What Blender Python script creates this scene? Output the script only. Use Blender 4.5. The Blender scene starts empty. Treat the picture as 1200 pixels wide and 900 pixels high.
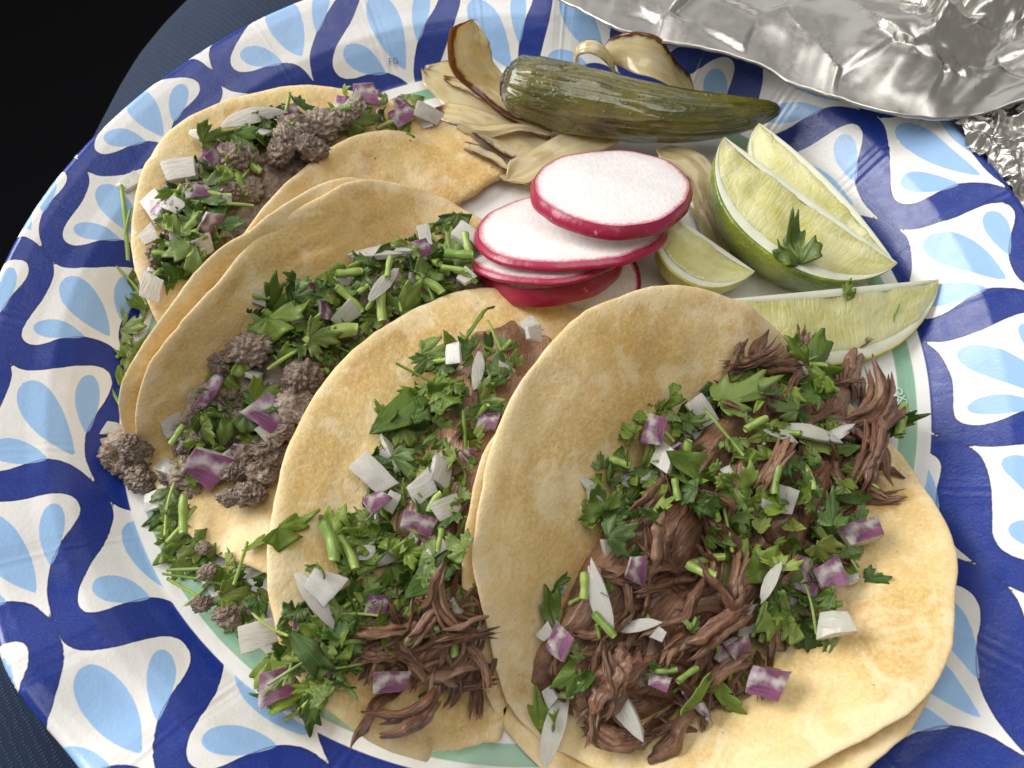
import bpy, math, random
import numpy as np
from mathutils import Vector, Matrix
from mathutils.bvhtree import BVHTree

CM = 0.01                       # the scene is laid out in centimetres, built in metres
SC = bpy.context.scene
COL = SC.collection
random.seed(7)
RNG = np.random.default_rng(11)

# ------------------------------------------------------------------ camera
CTX, CTY, CD, CEL, CROLL, FPX = -0.2941, -1.2109, 19.5398, 61.5946, -1.8819, 900.0
_e, _r = math.radians(CEL), math.radians(CROLL)
CAMP = np.array([CTX, CTY - CD*math.cos(_e), CD*math.sin(_e)])
FW = np.array([0, math.cos(_e), -math.sin(_e)])
_rt = np.array([1., 0, 0]); _up = np.cross(_rt, FW)
RT = math.cos(_r)*_rt + math.sin(_r)*_up
UP = -math.sin(_r)*_rt + math.cos(_r)*_up
cam_d = bpy.data.cameras.new('camera')
cam_d.sensor_width = 36.0; cam_d.lens = FPX/1200*36.0
cam_d.clip_start = 0.005; cam_d.clip_end = 50
cam = bpy.data.objects.new('camera', cam_d); COL.objects.link(cam)
cam.matrix_world = Matrix(((RT[0], UP[0], -FW[0], CAMP[0]*CM), (RT[1], UP[1], -FW[1], CAMP[1]*CM),
                           (RT[2], UP[2], -FW[2], CAMP[2]*CM), (0, 0, 0, 1)))
SC.camera = cam
cam_d.dof.use_dof = True; cam_d.dof.focus_distance = .178; cam_d.dof.aperture_fstop = 32.0

# ------------------------------------------------------------------ light: car window, light from overhead and an added foil fill
w = bpy.data.worlds.new('World'); SC.world = w; w.use_nodes = True
bg = w.node_tree.nodes['Background']; bg.inputs[0].default_value = (1.0, .97, .93, 1); bg.inputs[1].default_value = 0.25
def area(name, loc, target, size, sizey, power, col):
    l = bpy.data.lights.new(name, 'AREA'); l.shape = 'RECTANGLE'; l.size = size*CM; l.size_y = sizey*CM
    l.energy = power; l.color = col
    o = bpy.data.objects.new(name, l); COL.objects.link(o)
    o.location = Vector(loc)*CM
    o.rotation_euler = (Vector(target)-Vector(loc)).to_track_quat('-Z', 'Y').to_euler()
    return o
area('window_light', (-55, 22, 42), (0, 0, 0), 52, 40, 6.9, (1, .985, .955))
area('roof_light', (6, 2, 78), (0, 0, 0), 64, 48, 2.6, (1, .985, .96))
area('foil_fill_light', (25, 112, 48), (0, 0, 0), 130, 62, 1.7, (.97, .985, 1))  # added lamp, gives the foil a broad bright area to reflect
SC.view_settings.view_transform = 'Standard'; SC.view_settings.look = 'None'
SC.view_settings.exposure = 0.0; SC.view_settings.gamma = 1.0
SC.cycles.use_denoising = True
SC.cycles.max_bounces = 6
SC.cycles.use_adaptive_sampling = True; SC.cycles.adaptive_threshold = 0.02

# ------------------------------------------------------------------ helpers
def ray(px, py):
    d = FW + RT*(px-600)/FPX - UP*(py-450)/FPX
    return d/np.linalg.norm(d)
def at(px, py, z=0.0):
    d = ray(px, py); return CAMP + d*((z-CAMP[2])/d[2])
def along(px, py, t):
    return CAMP + ray(px, py)*t
def norm(v):
    v = np.asarray(v, float); return v/max(np.linalg.norm(v), 1e-9)
def _hash(ix, iy, iz, s):
    h = (ix*374761393 + iy*668265263 + iz*2147483647 + s*974634777) & 0xffffffff
    h = ((h ^ (h >> 13))*1274126177) & 0xffffffff
    h = (h ^ (h >> 16)) & 0xffffffff
    h = (h*2246822519) & 0xffffffff
    return ((h ^ (h >> 15)) & 0xffff)/65535.0
def vnoise(P, s=0):
    P = np.asarray(P, float); i = np.floor(P).astype(np.int64); f = P-i; f = f*f*(3-2*f); r = 0
    for dx in (0, 1):
        for dy in (0, 1):
            for dz in (0, 1):
                wgt = (f[..., 0] if dx else 1-f[..., 0])*(f[..., 1] if dy else 1-f[..., 1])*(f[..., 2] if dz else 1-f[..., 2])
                r = r + wgt*_hash(i[..., 0]+dx, i[..., 1]+dy, i[..., 2]+dz, s)
    return r*2-1
def fbm(P, s=0, o=3):
    P = np.asarray(P, float); r = 0; a = 1.0
    for k in range(o):
        r = r + a*vnoise(P*2**k+k*17.3, s+k); a *= .5
    return r

STATIC = []                     # (verts, faces) that pieces come to rest on
def mesh(name, V, F, mat=None, attrs=None, smooth=True):
    me = bpy.data.meshes.new(name)
    V = np.asarray(V, float)*CM
    me.from_pydata(V.tolist(), [], [list(map(int, f)) for f in F])
    if smooth: me.polygons.foreach_set('use_smooth', [True]*len(me.polygons))
    for k, a in (attrs or {}).items():
        a = np.asarray(a, float)
        if a.ndim == 1:
            at_ = me.attributes.new(k, 'FLOAT', 'POINT'); at_.data.foreach_set('value', a)
        else:
            at_ = me.attributes.new(k, 'FLOAT_VECTOR', 'POINT'); at_.data.foreach_set('vector', a.ravel())
    if mat: me.materials.append(mat)
    me.update()
    return me
def link(name, me, parent=None, loc=(0, 0, 0), M=None):
    o = bpy.data.objects.new(name, me); COL.objects.link(o)
    if parent: o.parent = parent
    if M is not None: o.matrix_basis = M
    else: o.location = Vector(loc)*CM
    return o
ORG = {}
def thing(name, label, cat, loc, group=None):
    o = bpy.data.objects.new(name, None); COL.objects.link(o); o.empty_display_size = .01
    o.location = Vector(loc)*CM; tag(o, label, cat, group); ORG[o.name] = np.array(loc, float)
    return o
def tag(o, label=None, cat=None, group=None, kind=None):
    if label: o['label'] = label
    if cat: o['category'] = cat
    if group: o['group'] = group
    if kind: o['kind'] = kind
    return o
def part(name, V, F, mat, parent, attrs=None, smooth=True, static=False):
    """world-space centimetres, parented to a thing"""
    V = np.asarray(V, float)
    if static: STATIC.append((V.copy(), F))
    org = ORG[parent.name] if parent else np.zeros(3)
    return link(name, mesh(name, V-org, F, mat, attrs, smooth), parent)
def solo(name, V, F, mat, attrs=None, smooth=True, static=False):
    V = np.asarray(V, float)
    if static: STATIC.append((V.copy(), F))
    c = np.array([V[:, 0].mean(), V[:, 1].mean(), V[:, 2].min()])
    return link(name, mesh(name, V-c, F, mat, attrs, smooth), None, c)
def frame_matrix(pos, x, y, z, s=(1, 1, 1), org=np.zeros(3)):
    p = (np.asarray(pos)-org)*CM
    return Matrix(((x[0]*s[0], y[0]*s[1], z[0]*s[2], p[0]), (x[1]*s[0], y[1]*s[1], z[1]*s[2], p[1]),
                   (x[2]*s[0], y[2]*s[1], z[2]*s[2], p[2]), (0, 0, 0, 1)))
def grid_faces(n, m, wrap_n=False, wrap_m=False, off=0, flip=False):
    F = []
    for i in range(n if wrap_n else n-1):
        for j in range(m if wrap_m else m-1):
            a = i*m+j; b = ((i+1) % n)*m+j; c = ((i+1) % n)*m+(j+1) % m; d = i*m+(j+1) % m
            F.append((off+a, off+d, off+c, off+b) if flip else (off+a, off+b, off+c, off+d))
    return F

# ------------------------------------------------------------------ material graph helper
class G:
    def __init__(s, name):
        s.m = bpy.data.materials.new(name); s.m.use_nodes = True; s.nt = s.m.node_tree
        s.nt.nodes.clear(); s.out = s.nt.nodes.new('ShaderNodeOutputMaterial')
    def n(s, t, out=0, **kw):
        nd = s.nt.nodes.new('ShaderNode'+t); ins = kw.pop('i', {})
        for k, v in kw.items(): setattr(nd, k, v)
        for k, v in ins.items():
            so = nd.inputs[k]
            if isinstance(v, bpy.types.NodeSocket): s.nt.links.new(v, so)
            elif isinstance(v, (tuple, list)) and so.type == 'RGBA' and len(v) == 3: so.default_value = (*v, 1)
            else: so.default_value = v
        return nd.outputs[out]
    def math(s, op, a, b=0.0, c=None, clamp=False):
        i = {0: a, 1: b}
        if c is not None: i[2] = c
        return s.n('Math', operation=op, use_clamp=clamp, i=i)
    def vm(s, op, a, b=(0, 0, 0)):
        return s.n('VectorMath', operation=op, i={0: a, 1: b})
    def sc(s, v, k): return s.n('VectorMath', operation='SCALE', i={0: v, 3: k})
    def attr(s, name, out='Fac'):
        nd = s.nt.nodes.new('ShaderNodeAttribute'); nd.attribute_name = name; return nd.outputs[out]
    def rnd(s): return s.nt.nodes.new('ShaderNodeObjectInfo').outputs['Random']
    def obj(s): return s.sc(s.nt.nodes.new('ShaderNodeTexCoord').outputs['Object'], 100.0)
    def noise(s, v, scale, detail=2, rough=.5, out=0, dist=0):
        return s.n('TexNoise', out, i={'Vector': v, 'Scale': scale, 'Detail': detail, 'Roughness': rough, 'Distortion': dist})
    def vor(s, v, scale, out=0, feature='F1'):
        return s.n('TexVoronoi', out, feature=feature, i={'Vector': v, 'Scale': scale})
    def mix(s, f, a, b, mode='MIX'):
        nd = s.nt.nodes.new('ShaderNodeMix'); nd.data_type = 'RGBA'; nd.blend_type = mode
        for so, v in ((nd.inputs[0], f), (nd.inputs[6], a), (nd.inputs[7], b)):
            if isinstance(v, bpy.types.NodeSocket): s.nt.links.new(v, so)
            elif isinstance(v, (tuple, list)): so.default_value = (*v, 1)
            else: so.default_value = v
        return nd.outputs[2]
    def ss(s, v, a, b):          # smoothstep a..b
        return s.n('MapRange', interpolation_type='SMOOTHSTEP', i={0: v, 1: a, 2: b, 3: 0.0, 4: 1.0})
    def lin(s, v, a, b, c, d): return s.n('MapRange', i={0: v, 1: a, 2: b, 3: c, 4: d})
    def bump(s, h, dist, strength=1.0, nrm=None):
        i = {'Height': h, 'Distance': dist*CM, 'Strength': strength}
        if nrm: i['Normal'] = nrm
        return s.n('Bump', i=i)
    def pbr(s, col, rough=.5, **kw):
        i = {'Base Color': col, 'Roughness': rough}
        i.update({k.replace('_', ' '): v for k, v in kw.items()})
        return s.n('BsdfPrincipled', i=i)
    def done(s, sh):
        s.nt.links.new(sh, s.out.inputs['Surface']); return s.m

def mat_tortilla():
    g = G('corn_tortilla'); co = g.attr('co', 'Vector'); r = g.rnd()
    v = g.vm('ADD', co, g.n('CombineXYZ', i={0: g.math('MULTIPLY', r, 37.0), 1: g.math('MULTIPLY', r, 91.0), 2: r}))
    big = g.noise(v, .38, 4, .55); mid = g.noise(v, 1.3, 4, .6); fine = g.noise(v, 11.0, 3, .7)
    col = g.mix(g.ss(big, .36, .64), (.635, .405, .118), (.765, .560, .240))
    tint = g.n('ObjectInfo', 1); col = g.mix(1.0, col, tint, 'MULTIPLY')
    col = g.mix(g.math('MULTIPLY', g.ss(g.noise(v, 1.0, 4, .6, dist=.7), .50, .62), .66), col, (.84, .70, .44))
    col = g.mix(g.math('MULTIPLY', g.ss(g.noise(g.vm('ADD', v, (9, 2, 4)), .8, 4, .6), .58, .74), .34), col, (.60, .38, .13))
    toast = g.math('MULTIPLY', g.ss(g.noise(g.vm('ADD', v, (40, 3, 9)), .62, 3, .5), .55, .72), g.ss(mid, .35, .62))
    col = g.mix(g.math('MULTIPLY', toast, .62), col, (.50, .20, .040))
    col = g.mix(g.math('MULTIPLY', g.ss(g.noise(v, 2.2, 3, .6, dist=.6), .62, .76), .22), col, (.56, .30, .09))
    col = g.mix(g.math('MULTIPLY', g.ss(fine, .35, .72), .40), col, (.92, .77, .47))
    col = g.mix(g.math('MULTIPLY', g.ss(g.vor(v, 8.0), .18, .06), .45), col, (.97, .86, .60))
    fl = g.vor(v, 1.15); fl2 = g.noise(v, 3.0, 1)
    col = g.mix(g.math('MULTIPLY', g.math('MULTIPLY', g.ss(fl, .055, .025), g.ss(fl2, .45, .55)), .8), col, (.10, .045, .018))
    fl3 = g.vor(g.vm('ADD', v, (5, 7, 1)), 3.2)
    col = g.mix(g.math('MULTIPLY', g.math('MULTIPLY', g.ss(fl3, .10, .05), g.ss(g.noise(v, .9, 1), .5, .6)), .5), col, (.28, .13, .04))
    rim = g.attr('rimf'); col = g.mix(g.math('MULTIPLY', rim, .35), col, (.80, .66, .43))
    h = g.math('ADD', g.math('MULTIPLY', fine, .8), g.math('MULTIPLY', mid, 1.8))
    h = g.math('ADD', h, g.math('MULTIPLY', g.vor(v, 5.5), .22))
    grease = g.math('MULTIPLY', g.ss(g.noise(g.vm('ADD', v, (3, 17, 2)), .30, 3, .55), .50, .66), g.ss(g.attr('rimf'), .5, 0))
    col = g.mix(g.math('MULTIPLY', grease, .55), col, g.mix(1.0, col, (.88, .76, .55), 'MULTIPLY'))
    bp = g.bump(h, .036, .65)
    rough = g.math('SUBTRACT', g.lin(big, .3, .7, .40, .58), g.math('MULTIPLY', grease, .16))
    return g.done(g.pbr(col, rough, Normal=bp, Specular_IOR_Level=.42))
def mat_leaf():
    g = G('cilantro_leaf'); co = g.attr('co', 'Vector'); r = g.rnd()
    sep = g.n('SeparateXYZ', 0, i={0: co}); rad = g.n('SeparateXYZ', 1, i={0: co}); z = g.n('SeparateXYZ', 2, i={0: co})
    col = g.mix(g.ss(r, .05, .95), (.060, .125, .013), (.27, .37, .050))
    col = g.mix(g.math('MULTIPLY', g.ss(g.math('FRACT', g.math('MULTIPLY', r, 17.0)), .80, .95), .7), col, (.36, .41, .085))
    o = g.obj()
    col = g.mix(g.math('MULTIPLY', g.noise(o, 2.6, 3), .5), col, g.mix(.3, col, (.05, .12, .012)))
    vein = g.math('ABSOLUTE', g.math('SINE', g.math('MULTIPLY', sep, 7.5)))
    vl = g.math('MULTIPLY', g.ss(vein, .16, .03), .55)
    col = g.mix(vl, col, (.20, .31, .07))
    col = g.mix(g.math('MULTIPLY', z, .45), col, (.22, .30, .12))
    bp = g.bump(g.math('ADD', g.math('MULTIPLY', vein, .4), g.noise(o, 9, 3)), .03, .7)
    a = g.pbr(col, .38, Normal=bp, Specular_IOR_Level=.5)
    t = g.n('BsdfTranslucent', i={'Color': g.mix(.4, col, (.25, .45, .03))})
    return g.done(g.n('MixShader', i={0: .34, 1: a, 2: t}))
def mat_stem():
    g = G('cilantro_stem'); r = g.rnd(); cut = g.attr('cut'); o = g.obj()
    col = g.mix(r, (.11, .22, .025), (.34, .44, .095))
    st = g.noise(g.vm('MULTIPLY', o, (1.2, 14, 14)), 1.0, 2)
    col = g.mix(g.math('MULTIPLY', st, .45), col, (.40, .50, .16))
    col = g.mix(g.math('MULTIPLY', cut, .7), col, (.50, .60, .26))
    return g.done(g.pbr(col, .32, Normal=g.bump(st, .02, .6), Subsurface_Weight=.2, Subsurface_Radius=(.003, .004, .001), Subsurface_Scale=.5))
def mat_onion():
    g = G('red_onion'); r = g.rnd(); d = g.attr('skin'); o = g.obj(); co = g.attr('co', 'Vector')
    st = g.noise(g.vm('MULTIPLY', o, (2.2, 16, 5)), 1.0, 3, .6)
    col = g.mix(st, (.66, .645, .56), (.85, .83, .76))
    col = g.mix(g.math('MULTIPLY', g.attr('side'), .75), col, (.84, .825, .77))
    col = g.mix(g.math('MULTIPLY', g.noise(o, 1.6, 2), .5), col, (.50, .42, .43))
    col = g.mix(g.math('MULTIPLY', g.ss(g.math('FRACT', g.math('MULTIPLY', r, 3.7)), .4, 1.0), .35), col, (.50, .53, .34))
    isred = g.ss(g.math('FRACT', g.math('MULTIPLY', r, 7.31)), .68, .70)
    pur = g.mix(g.ss(g.noise(g.vm('MULTIPLY', o, (1.2, 9, 3)), 1.0, 3), .30, .70), (.095, .012, .050), (.30, .085, .20))
    k = g.math('MULTIPLY', g.math('MULTIPLY', g.ss(d, .50, .95), isred), g.ss(g.noise(o, 1.3, 3), .34, .50))
    col = g.mix(k, col, pur)
    col = g.mix(g.math('MULTIPLY', isred, .18), col, (.38, .20, .33))
    bp = g.bump(st, .035, .8)
    return g.done(g.pbr(col, .20, Normal=bp, Subsurface_Weight=.4, Subsurface_Radius=(.006, .005, .005), Subsurface_Scale=.5, Transmission_Weight=.30, IOR=1.30, Coat_Weight=.45, Coat_Roughness=.10))
def mat_meat(name, c0, c1, c2, rough, fibre):
    g = G(name); r = g.rnd(); o = g.obj(); co = g.attr('co', 'Vector')
    if fibre:
        v = g.vm('MULTIPLY', co, (1.3, 14, 14)); st = g.noise(v, 1.0, 4, .7)
    else:
        st = g.noise(o, 6.5, 6, .75)
    big = g.noise(o, 1.3, 3)
    col = g.mix(g.ss(st, .32, .68), c0, c1)
    col = g.mix(g.math('MULTIPLY', g.ss(big, .5, .72), .55), col, c2)
    col = g.mix(g.math('MULTIPLY', g.ss(r, .3, 1.0), .55), col, c2)
    h = g.math('ADD', g.math('MULTIPLY', st, 1.8 if fibre else 1.3), g.math('MULTIPLY', g.vor(o, 9 if fibre else 8), .9 if not fibre else .2))
    return g.done(g.pbr(col, g.lin(st, .3, .7, rough, rough+.25), Normal=g.bump(h, .085 if not fibre else .05, .95), Coat_Weight=.35, Coat_Roughness=.16, Subsurface_Weight=.10,
                        Subsurface_Radius=(.004, .0015, .001), Subsurface_Scale=.5, Specular_IOR_Level=.55))
def mat_plate():
    g = G('printed_paper'); co = g.attr('co', 'Vector'); cell = g.attr('cell'); pet = g.attr('petal'); ring = g.attr('ring'); band = g.attr('band')
    n1 = g.noise(co, 3.0, 3); n2 = g.noise(co, 26, 3, .7); n3 = g.noise(co, 7, 4, .7)
    jag = g.math('MULTIPLY', g.math('SUBTRACT', n3, .5), .05)
    white = g.mix(n1, (.76, .745, .72), (.83, .82, .80))
    blue = g.mix(g.ss(n2, .40, .75), (.0075, .026, .215), (.022, .055, .30))
    blue = g.mix(g.math('MULTIPLY', g.ss(g.vor(co, 10), .10, .04), .5), blue, (.12, .18, .46))
    lb = g.mix(n2, (.285, .48, .79), (.35, .55, .83))
    inc = g.ss(g.math('ADD', cell, jag), -.012, .012)
    inp = g.ss(g.math('ADD', pet, g.math('MULTIPLY', jag, .5)), -.012, .012)
    col = g.mix(inc, blue, white); col = g.mix(inp, col, lb)
    edge = g.math('MULTIPLY', g.math('MULTIPLY', g.ss(cell, -.05, -.015), g.ss(cell, .01, -.01)), .55)
    col = g.mix(edge, col, (.008, .014, .07))
    col = g.mix(g.ss(band, -.015, .015), white, col)
    grn = g.mix(n1, (.16, .36, .22), (.21, .43, .27))
    col = g.mix(g.math('MULTIPLY', g.ss(ring, -.02, .02), .9), col, grn)
    stain = g.math('MULTIPLY', g.ss(band, .0, -.6), g.ss(g.noise(co, .5, 3), .48, .7))
    col = g.mix(g.math('MULTIPLY', stain, .4), col, (.62, .42, .24))
    bp = g.bump(g.math('ADD', g.noise(co, 14, 3), g.math('MULTIPLY', g.noise(co, 2.2, 2), 2.0)), .010, .6)
    return g.done(g.pbr(col, g.lin(n1, .3, .7, .28, .42), Normal=bp, Specular_IOR_Level=.45, Coat_Weight=.25, Coat_Roughness=.22))
def mat_denim():
    g = G('dark_denim'); o = g.obj()
    p = g.vm('MULTIPLY', o, (1, 1, .7))
    s = g.n('SeparateXYZ', 0, i={0: p}); t = g.n('SeparateXYZ', 1, i={0: p})
    d = g.math('ADD', g.math('MULTIPLY', s, 26.0), g.math('MULTIPLY', t, 20.0))
    d = g.math('ADD', d, g.math('MULTIPLY', g.noise(o, 5, 3), 5.0))
    wv = g.math('SINE', d); w2 = g.math('SINE', g.math('ADD', g.math('MULTIPLY', s, 52.0), g.math('MULTIPLY', t, -64.0)))
    k = g.math('MULTIPLY', g.ss(wv, .1, .9), g.ss(w2, -.5, .6))
    col = g.mix(g.math('MULTIPLY', k, .55), (.009, .021, .050), (.045, .078, .140))
    col = g.mix(g.math('MULTIPLY', g.noise(o, 1.4, 3), .5), col, (.008, .014, .034))
    return g.done(g.pbr(col, .85, Normal=g.bump(k, .03, .8), Specular_IOR_Level=.2, Sheen_Weight=.08))
def mat_simple(name, col, rough=.5, **kw):
    g = G(name); n = g.noise(g.obj(), 3.0, 3)
    c = g.mix(n, tuple(x*.85 for x in col), tuple(min(1, x*1.12) for x in col))
    return g.done(g.pbr(c, rough, **kw))
def mat_radish_flesh():
    g = G('radish_flesh'); o = g.obj(); co = g.attr('co', 'Vector'); e = g.attr('edge')
    st = g.noise(g.vm('MULTIPLY', co, (5, 2.2, 1)), 2.2, 4, .65)
    col = g.mix(g.ss(st, .3, .7), (.79, .73, .72), (.87, .835, .82))
    col = g.mix(g.math('MULTIPLY', g.ss(g.math('ADD', e, g.math('MULTIPLY', g.noise(o, 9, 3), .07)), .965, 1.03), .9), col, (.50, .04, .10))
    col = g.mix(g.math('MULTIPLY', g.ss(e, .78, .98), .22), col, (.80, .45, .50))
    return g.done(g.pbr(col, .34, Normal=g.bump(g.math('ADD', st, g.noise(co, 16, 3)), .022, .6), Subsurface_Weight=.4, Subsurface_Radius=(.006, .004, .004), Subsurface_Scale=.5, Coat_Weight=.15, Coat_Roughness=.2))
def mat_radish_skin():
    g = G('radish_skin'); o = g.obj()
    n = g.noise(g.vm('MULTIPLY', o, (3, 3, 1.2)), 2.2, 4)
    col = g.mix(n, (.25, .006, .035), (.42, .020, .075))
    col = g.mix(g.math('MULTIPLY', g.ss(g.noise(o, 5, 3), .66, .74), .5), col, (.72, .40, .45))
    return g.done(g.pbr(col, .30, Normal=g.bump(n, .03, .5), Specular_IOR_Level=.5, Coat_Weight=.2, Coat_Roughness=.2))
def mat_lime_flesh():
    g = G('lime_flesh'); co = g.attr('co', 'Vector'); r = g.rnd(); o = g.obj()
    wob = g.noise(co, .8, 2, out=1); v = g.vm('ADD', g.vm('MULTIPLY', co, (.8, 6.5, 1.0)), g.sc(wob, 1.6))
    e = g.vor(v, 1.0, 0, 'DISTANCE_TO_EDGE'); st = g.noise(g.vm('MULTIPLY', co, (1.1, 9, 1)), 1.0, 4, .6, dist=.5)
    n = g.noise(co, .9, 3)
    col = g.mix(g.ss(n, .3, .7), (.60, .57, .18), (.80, .77, .42))
    col = g.mix(g.math('MULTIPLY', g.ss(st, .42, .72), .30), col, (.76, .74, .47))
    col = g.mix(g.math('MULTIPLY', g.ss(e, .06, .0), .12), col, (.80, .78, .56))
    h = g.math('ADD', g.math('MULTIPLY', g.ss(e, .0, .20), .6), st)
    h = g.math('ADD', h, g.math('MULTIPLY', g.noise(co, 3.5, 3), .5))
    return g.done(g.pbr(col, .10, Normal=g.bump(h, .020, .6), Subsurface_Weight=.5, Subsurface_Radius=(.008, .008, .003), Subsurface_Scale=.7, Coat_Weight=.5, Coat_Roughness=.08))
def mat_lime_rind(name, ca, cb):
    g = G(name); o = g.obj(); co = g.attr('co', 'Vector'); n = g.noise(o, .8, 3); p = g.vor(o, 9)
    col = g.mix(g.ss(n, .32, .66), ca, cb)
    col = g.mix(g.math('MULTIPLY', g.ss(p, .35, .1), .35), col, tuple(x*.5 for x in ca))
    return g.done(g.pbr(col, .3, Normal=g.bump(p, .03, .7), Coat_Weight=.35, Coat_Roughness=.2))
def mat_pepper():
    g = G('roasted_pepper_skin'); co = g.attr('co', 'Vector')
    n = g.noise(co, .9, 4, .6); l = g.noise(g.vm('MULTIPLY', co, (1.0, 2.6, 2.6)), 1.0, 4, .6, dist=1.4)
    col = g.mix(g.ss(n, .35, .68), (.066, .064, .0065), (.160, .135, .016))
    col = g.mix(g.math('MULTIPLY', g.ss(l, .64, .84), .25), col, (.20, .18, .05))
    end = g.attr('endf'); col = g.mix(g.math('MULTIPLY', end, .85), col, (.045, .040, .012))
    h = g.math('ADD', g.math('MULTIPLY', l, 1.0), g.math('MULTIPLY', g.noise(co, 2.4, 2, .5, dist=1.4), .9))
    h = g.math('ADD', g.math('MULTIPLY', h, g.math('ADD', .8, g.math('MULTIPLY', g.attr('wr'), 1.6))), g.math('MULTIPLY', g.ss(g.vor(co, 3.6), .22, .10), .45))
    return g.done(g.pbr(col, .16, Normal=g.bump(h, .06, .8), Coat_Weight=1.0, Coat_Roughness=.05, Specular_IOR_Level=.6))
def mat_grilled():
    g = G('grilled_onion'); co = g.attr('co', 'Vector'); e = g.attr('char'); o = g.obj(); r = g.rnd()
    st = g.noise(g.vm('MULTIPLY', co, (.8, 2.4, 1)), 1.0, 3, .5, dist=.8)
    n = g.noise(co, 1.4, 4, .6)
    col = g.mix(g.ss(st, .30, .75), (.72, .55, .28), (.84, .70, .44))
    col = g.mix(g.math('MULTIPLY', g.ss(n, .56, .74), .5), col, (.46, .24, .075))
    b = g.ss(g.math('ADD', e, g.math('MULTIPLY', g.math('SUBTRACT', g.noise(co, 3.2, 4, .7), .5), .9)), .36, .72)
    col = g.mix(b, col, (.10, .026, .006))
    return g.done(g.pbr(col, .20, Normal=g.bump(g.math('ADD', st, n), .008, .4), Transmission_Weight=.40, IOR=1.33, Subsurface_Weight=.3, Subsurface_Radius=(.008, .005, .002), Subsurface_Scale=.6, Coat_Weight=.5, Coat_Roughness=.1))
def mat_foil():
    g = G('aluminium_foil'); co = g.attr('co', 'Vector')
    n = g.noise(co, 5.0, 4, .6, dist=.8); n2 = g.noise(g.vm('MULTIPLY', co, (1, 9, 1)), 3.0, 3)
    fine = g.attr('fine')
    h = g.math('ADD', g.math('MULTIPLY', n, .6), g.math('MULTIPLY', n2, .06))
    return g.done(g.pbr((.58, .56, .52), g.lin(n, .3, .7, .30, .40), Metallic=1.0, Normal=g.bump(h, .02, .25)))
M = dict(tort=mat_tortilla(), leaf=mat_leaf(), stem=mat_stem(), onion=mat_onion(),
         shred=mat_meat('shredded_beef', (.075, .025, .010), (.32, .145, .068), (.47, .265, .155), .18, True),
         beef=mat_meat('chopped_beef', (.105, .068, .046), (.42, .305, .225), (.56, .44, .34), .28, False),
         plate=mat_plate(), denim=mat_denim(), rflesh=mat_radish_flesh(), rskin=mat_radish_skin(), lflesh=mat_lime_flesh(),
         lpith=mat_simple('lime_pith', (.80, .81, .62), .45, Subsurface_Weight=.3, Subsurface_Radius=(.005, .005, .003), Subsurface_Scale=.5),
         lrind=mat_lime_rind('lime_rind', (.085, .155, .010), (.30, .36, .035)),
         yrind=mat_lime_rind('yellow_lime_rind', (.42, .38, .045), (.60, .55, .12)),
         pepper=mat_pepper(), grilled=mat_grilled(), foil=mat_foil(),
         floor=mat_simple('dark_carpet', (.0035, .0035, .0045), .95, Specular_IOR_Level=.05),
         ink=mat_simple('grey_ink', (.12, .17, .33), .5), pale=mat_simple('pale_ink', (.62, .78, .64), .5))
# ================================================================== setting
fl = solo('car_floor', [(-160, -160, -38), (160, -160, -38), (160, 160, -38), (-160, 160, -38)], [(0, 1, 2, 3)], M['floor'])
tag(fl, kind='structure')

# ------------------------------------------------------------------ paper plate
PK = [0, 9.7, 9.95, 10.25, 10.6, 11.05, 11.35, 11.7, 12.4, 12.68, 12.8]
PZ = [0, 0, .03, .18, .55, 1.08, 1.36, 1.55, 2.02, 2.15, 2.10]
def plate_z(x, y):
    r = np.hypot(x, y); th = np.arctan2(y, x)
    z = np.interp(r, PK, PZ)
    rim = np.clip((r-10.0)/2.5, 0, 1)
    z = z + rim*(.05*np.sin(3*th+1.0) + .035*np.sin(7*th))
    soft = np.exp(-((np.mod(th-math.radians(222)+math.pi, 2*math.pi)-math.pi)/.34)**2)       # the rim is buckled where it is held
    z = z + rim*soft*(.16*np.sin(th*23+1.0) - .10)
    return z
def petal_poly(a, b, wmax, n=40):
    a = np.array(a); b = np.array(b); d = b-a; L = np.linalg.norm(d); d /= L; nn = np.array([-d[1], d[0]])
    t = np.linspace(0, 1, n); wd = wmax*np.sqrt(np.clip(1-((t-.36)/.36)**2, 0, 1))*(t < .36) + (t >= .36)*wmax*np.cos((t-.36)/.64*math.pi/2)**.85
    c = a+np.outer(t*L, d)
    return np.concatenate([c+wd[:, None]*nn, (c-wd[:, None]*nn)[::-1]])
def catmull(P, k=8):
    P = np.array(P); out = []
    for i in range(len(P)-1):
        p0 = P[max(i-1, 0)]; p1 = P[i]; p2 = P[i+1]; p3 = P[min(i+2, len(P)-1)]
        for t in np.arange(k)/k:
            out.append(.5*((2*p1)+(-p0+p2)*t+(2*p0-5*p1+4*p2-p3)*t*t+(-p0+3*p1-3*p2+p3)*t**3))
    out.append(P[-1]); return np.array(out)
def poly_sdf(P, poly):                              # >0 inside
    a = poly; b = np.roll(poly, -1, 0); e = b-a
    best = np.full(len(P), 1e9); ins = np.zeros(len(P), bool)
    for k in range(len(a)):
        w_ = P-a[k]; ee = e[k]@e[k]
        if ee < 1e-12: continue
        t = np.clip((w_@e[k])/ee, 0, 1); d = w_-t[:, None]*e[k]
        best = np.minimum(best, (d**2).sum(1))
        c = (a[k][1] > P[:, 1]) != (b[k][1] > P[:, 1])
        if c.any():
            xi = a[k][0]+(P[:, 1]-a[k][1])*e[k][0]/(e[k][1] if abs(e[k][1]) > 1e-12 else 1e-12)
            ins ^= c & (P[:, 0] < xi)
    return np.where(ins, 1, -1)*np.sqrt(best)
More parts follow.
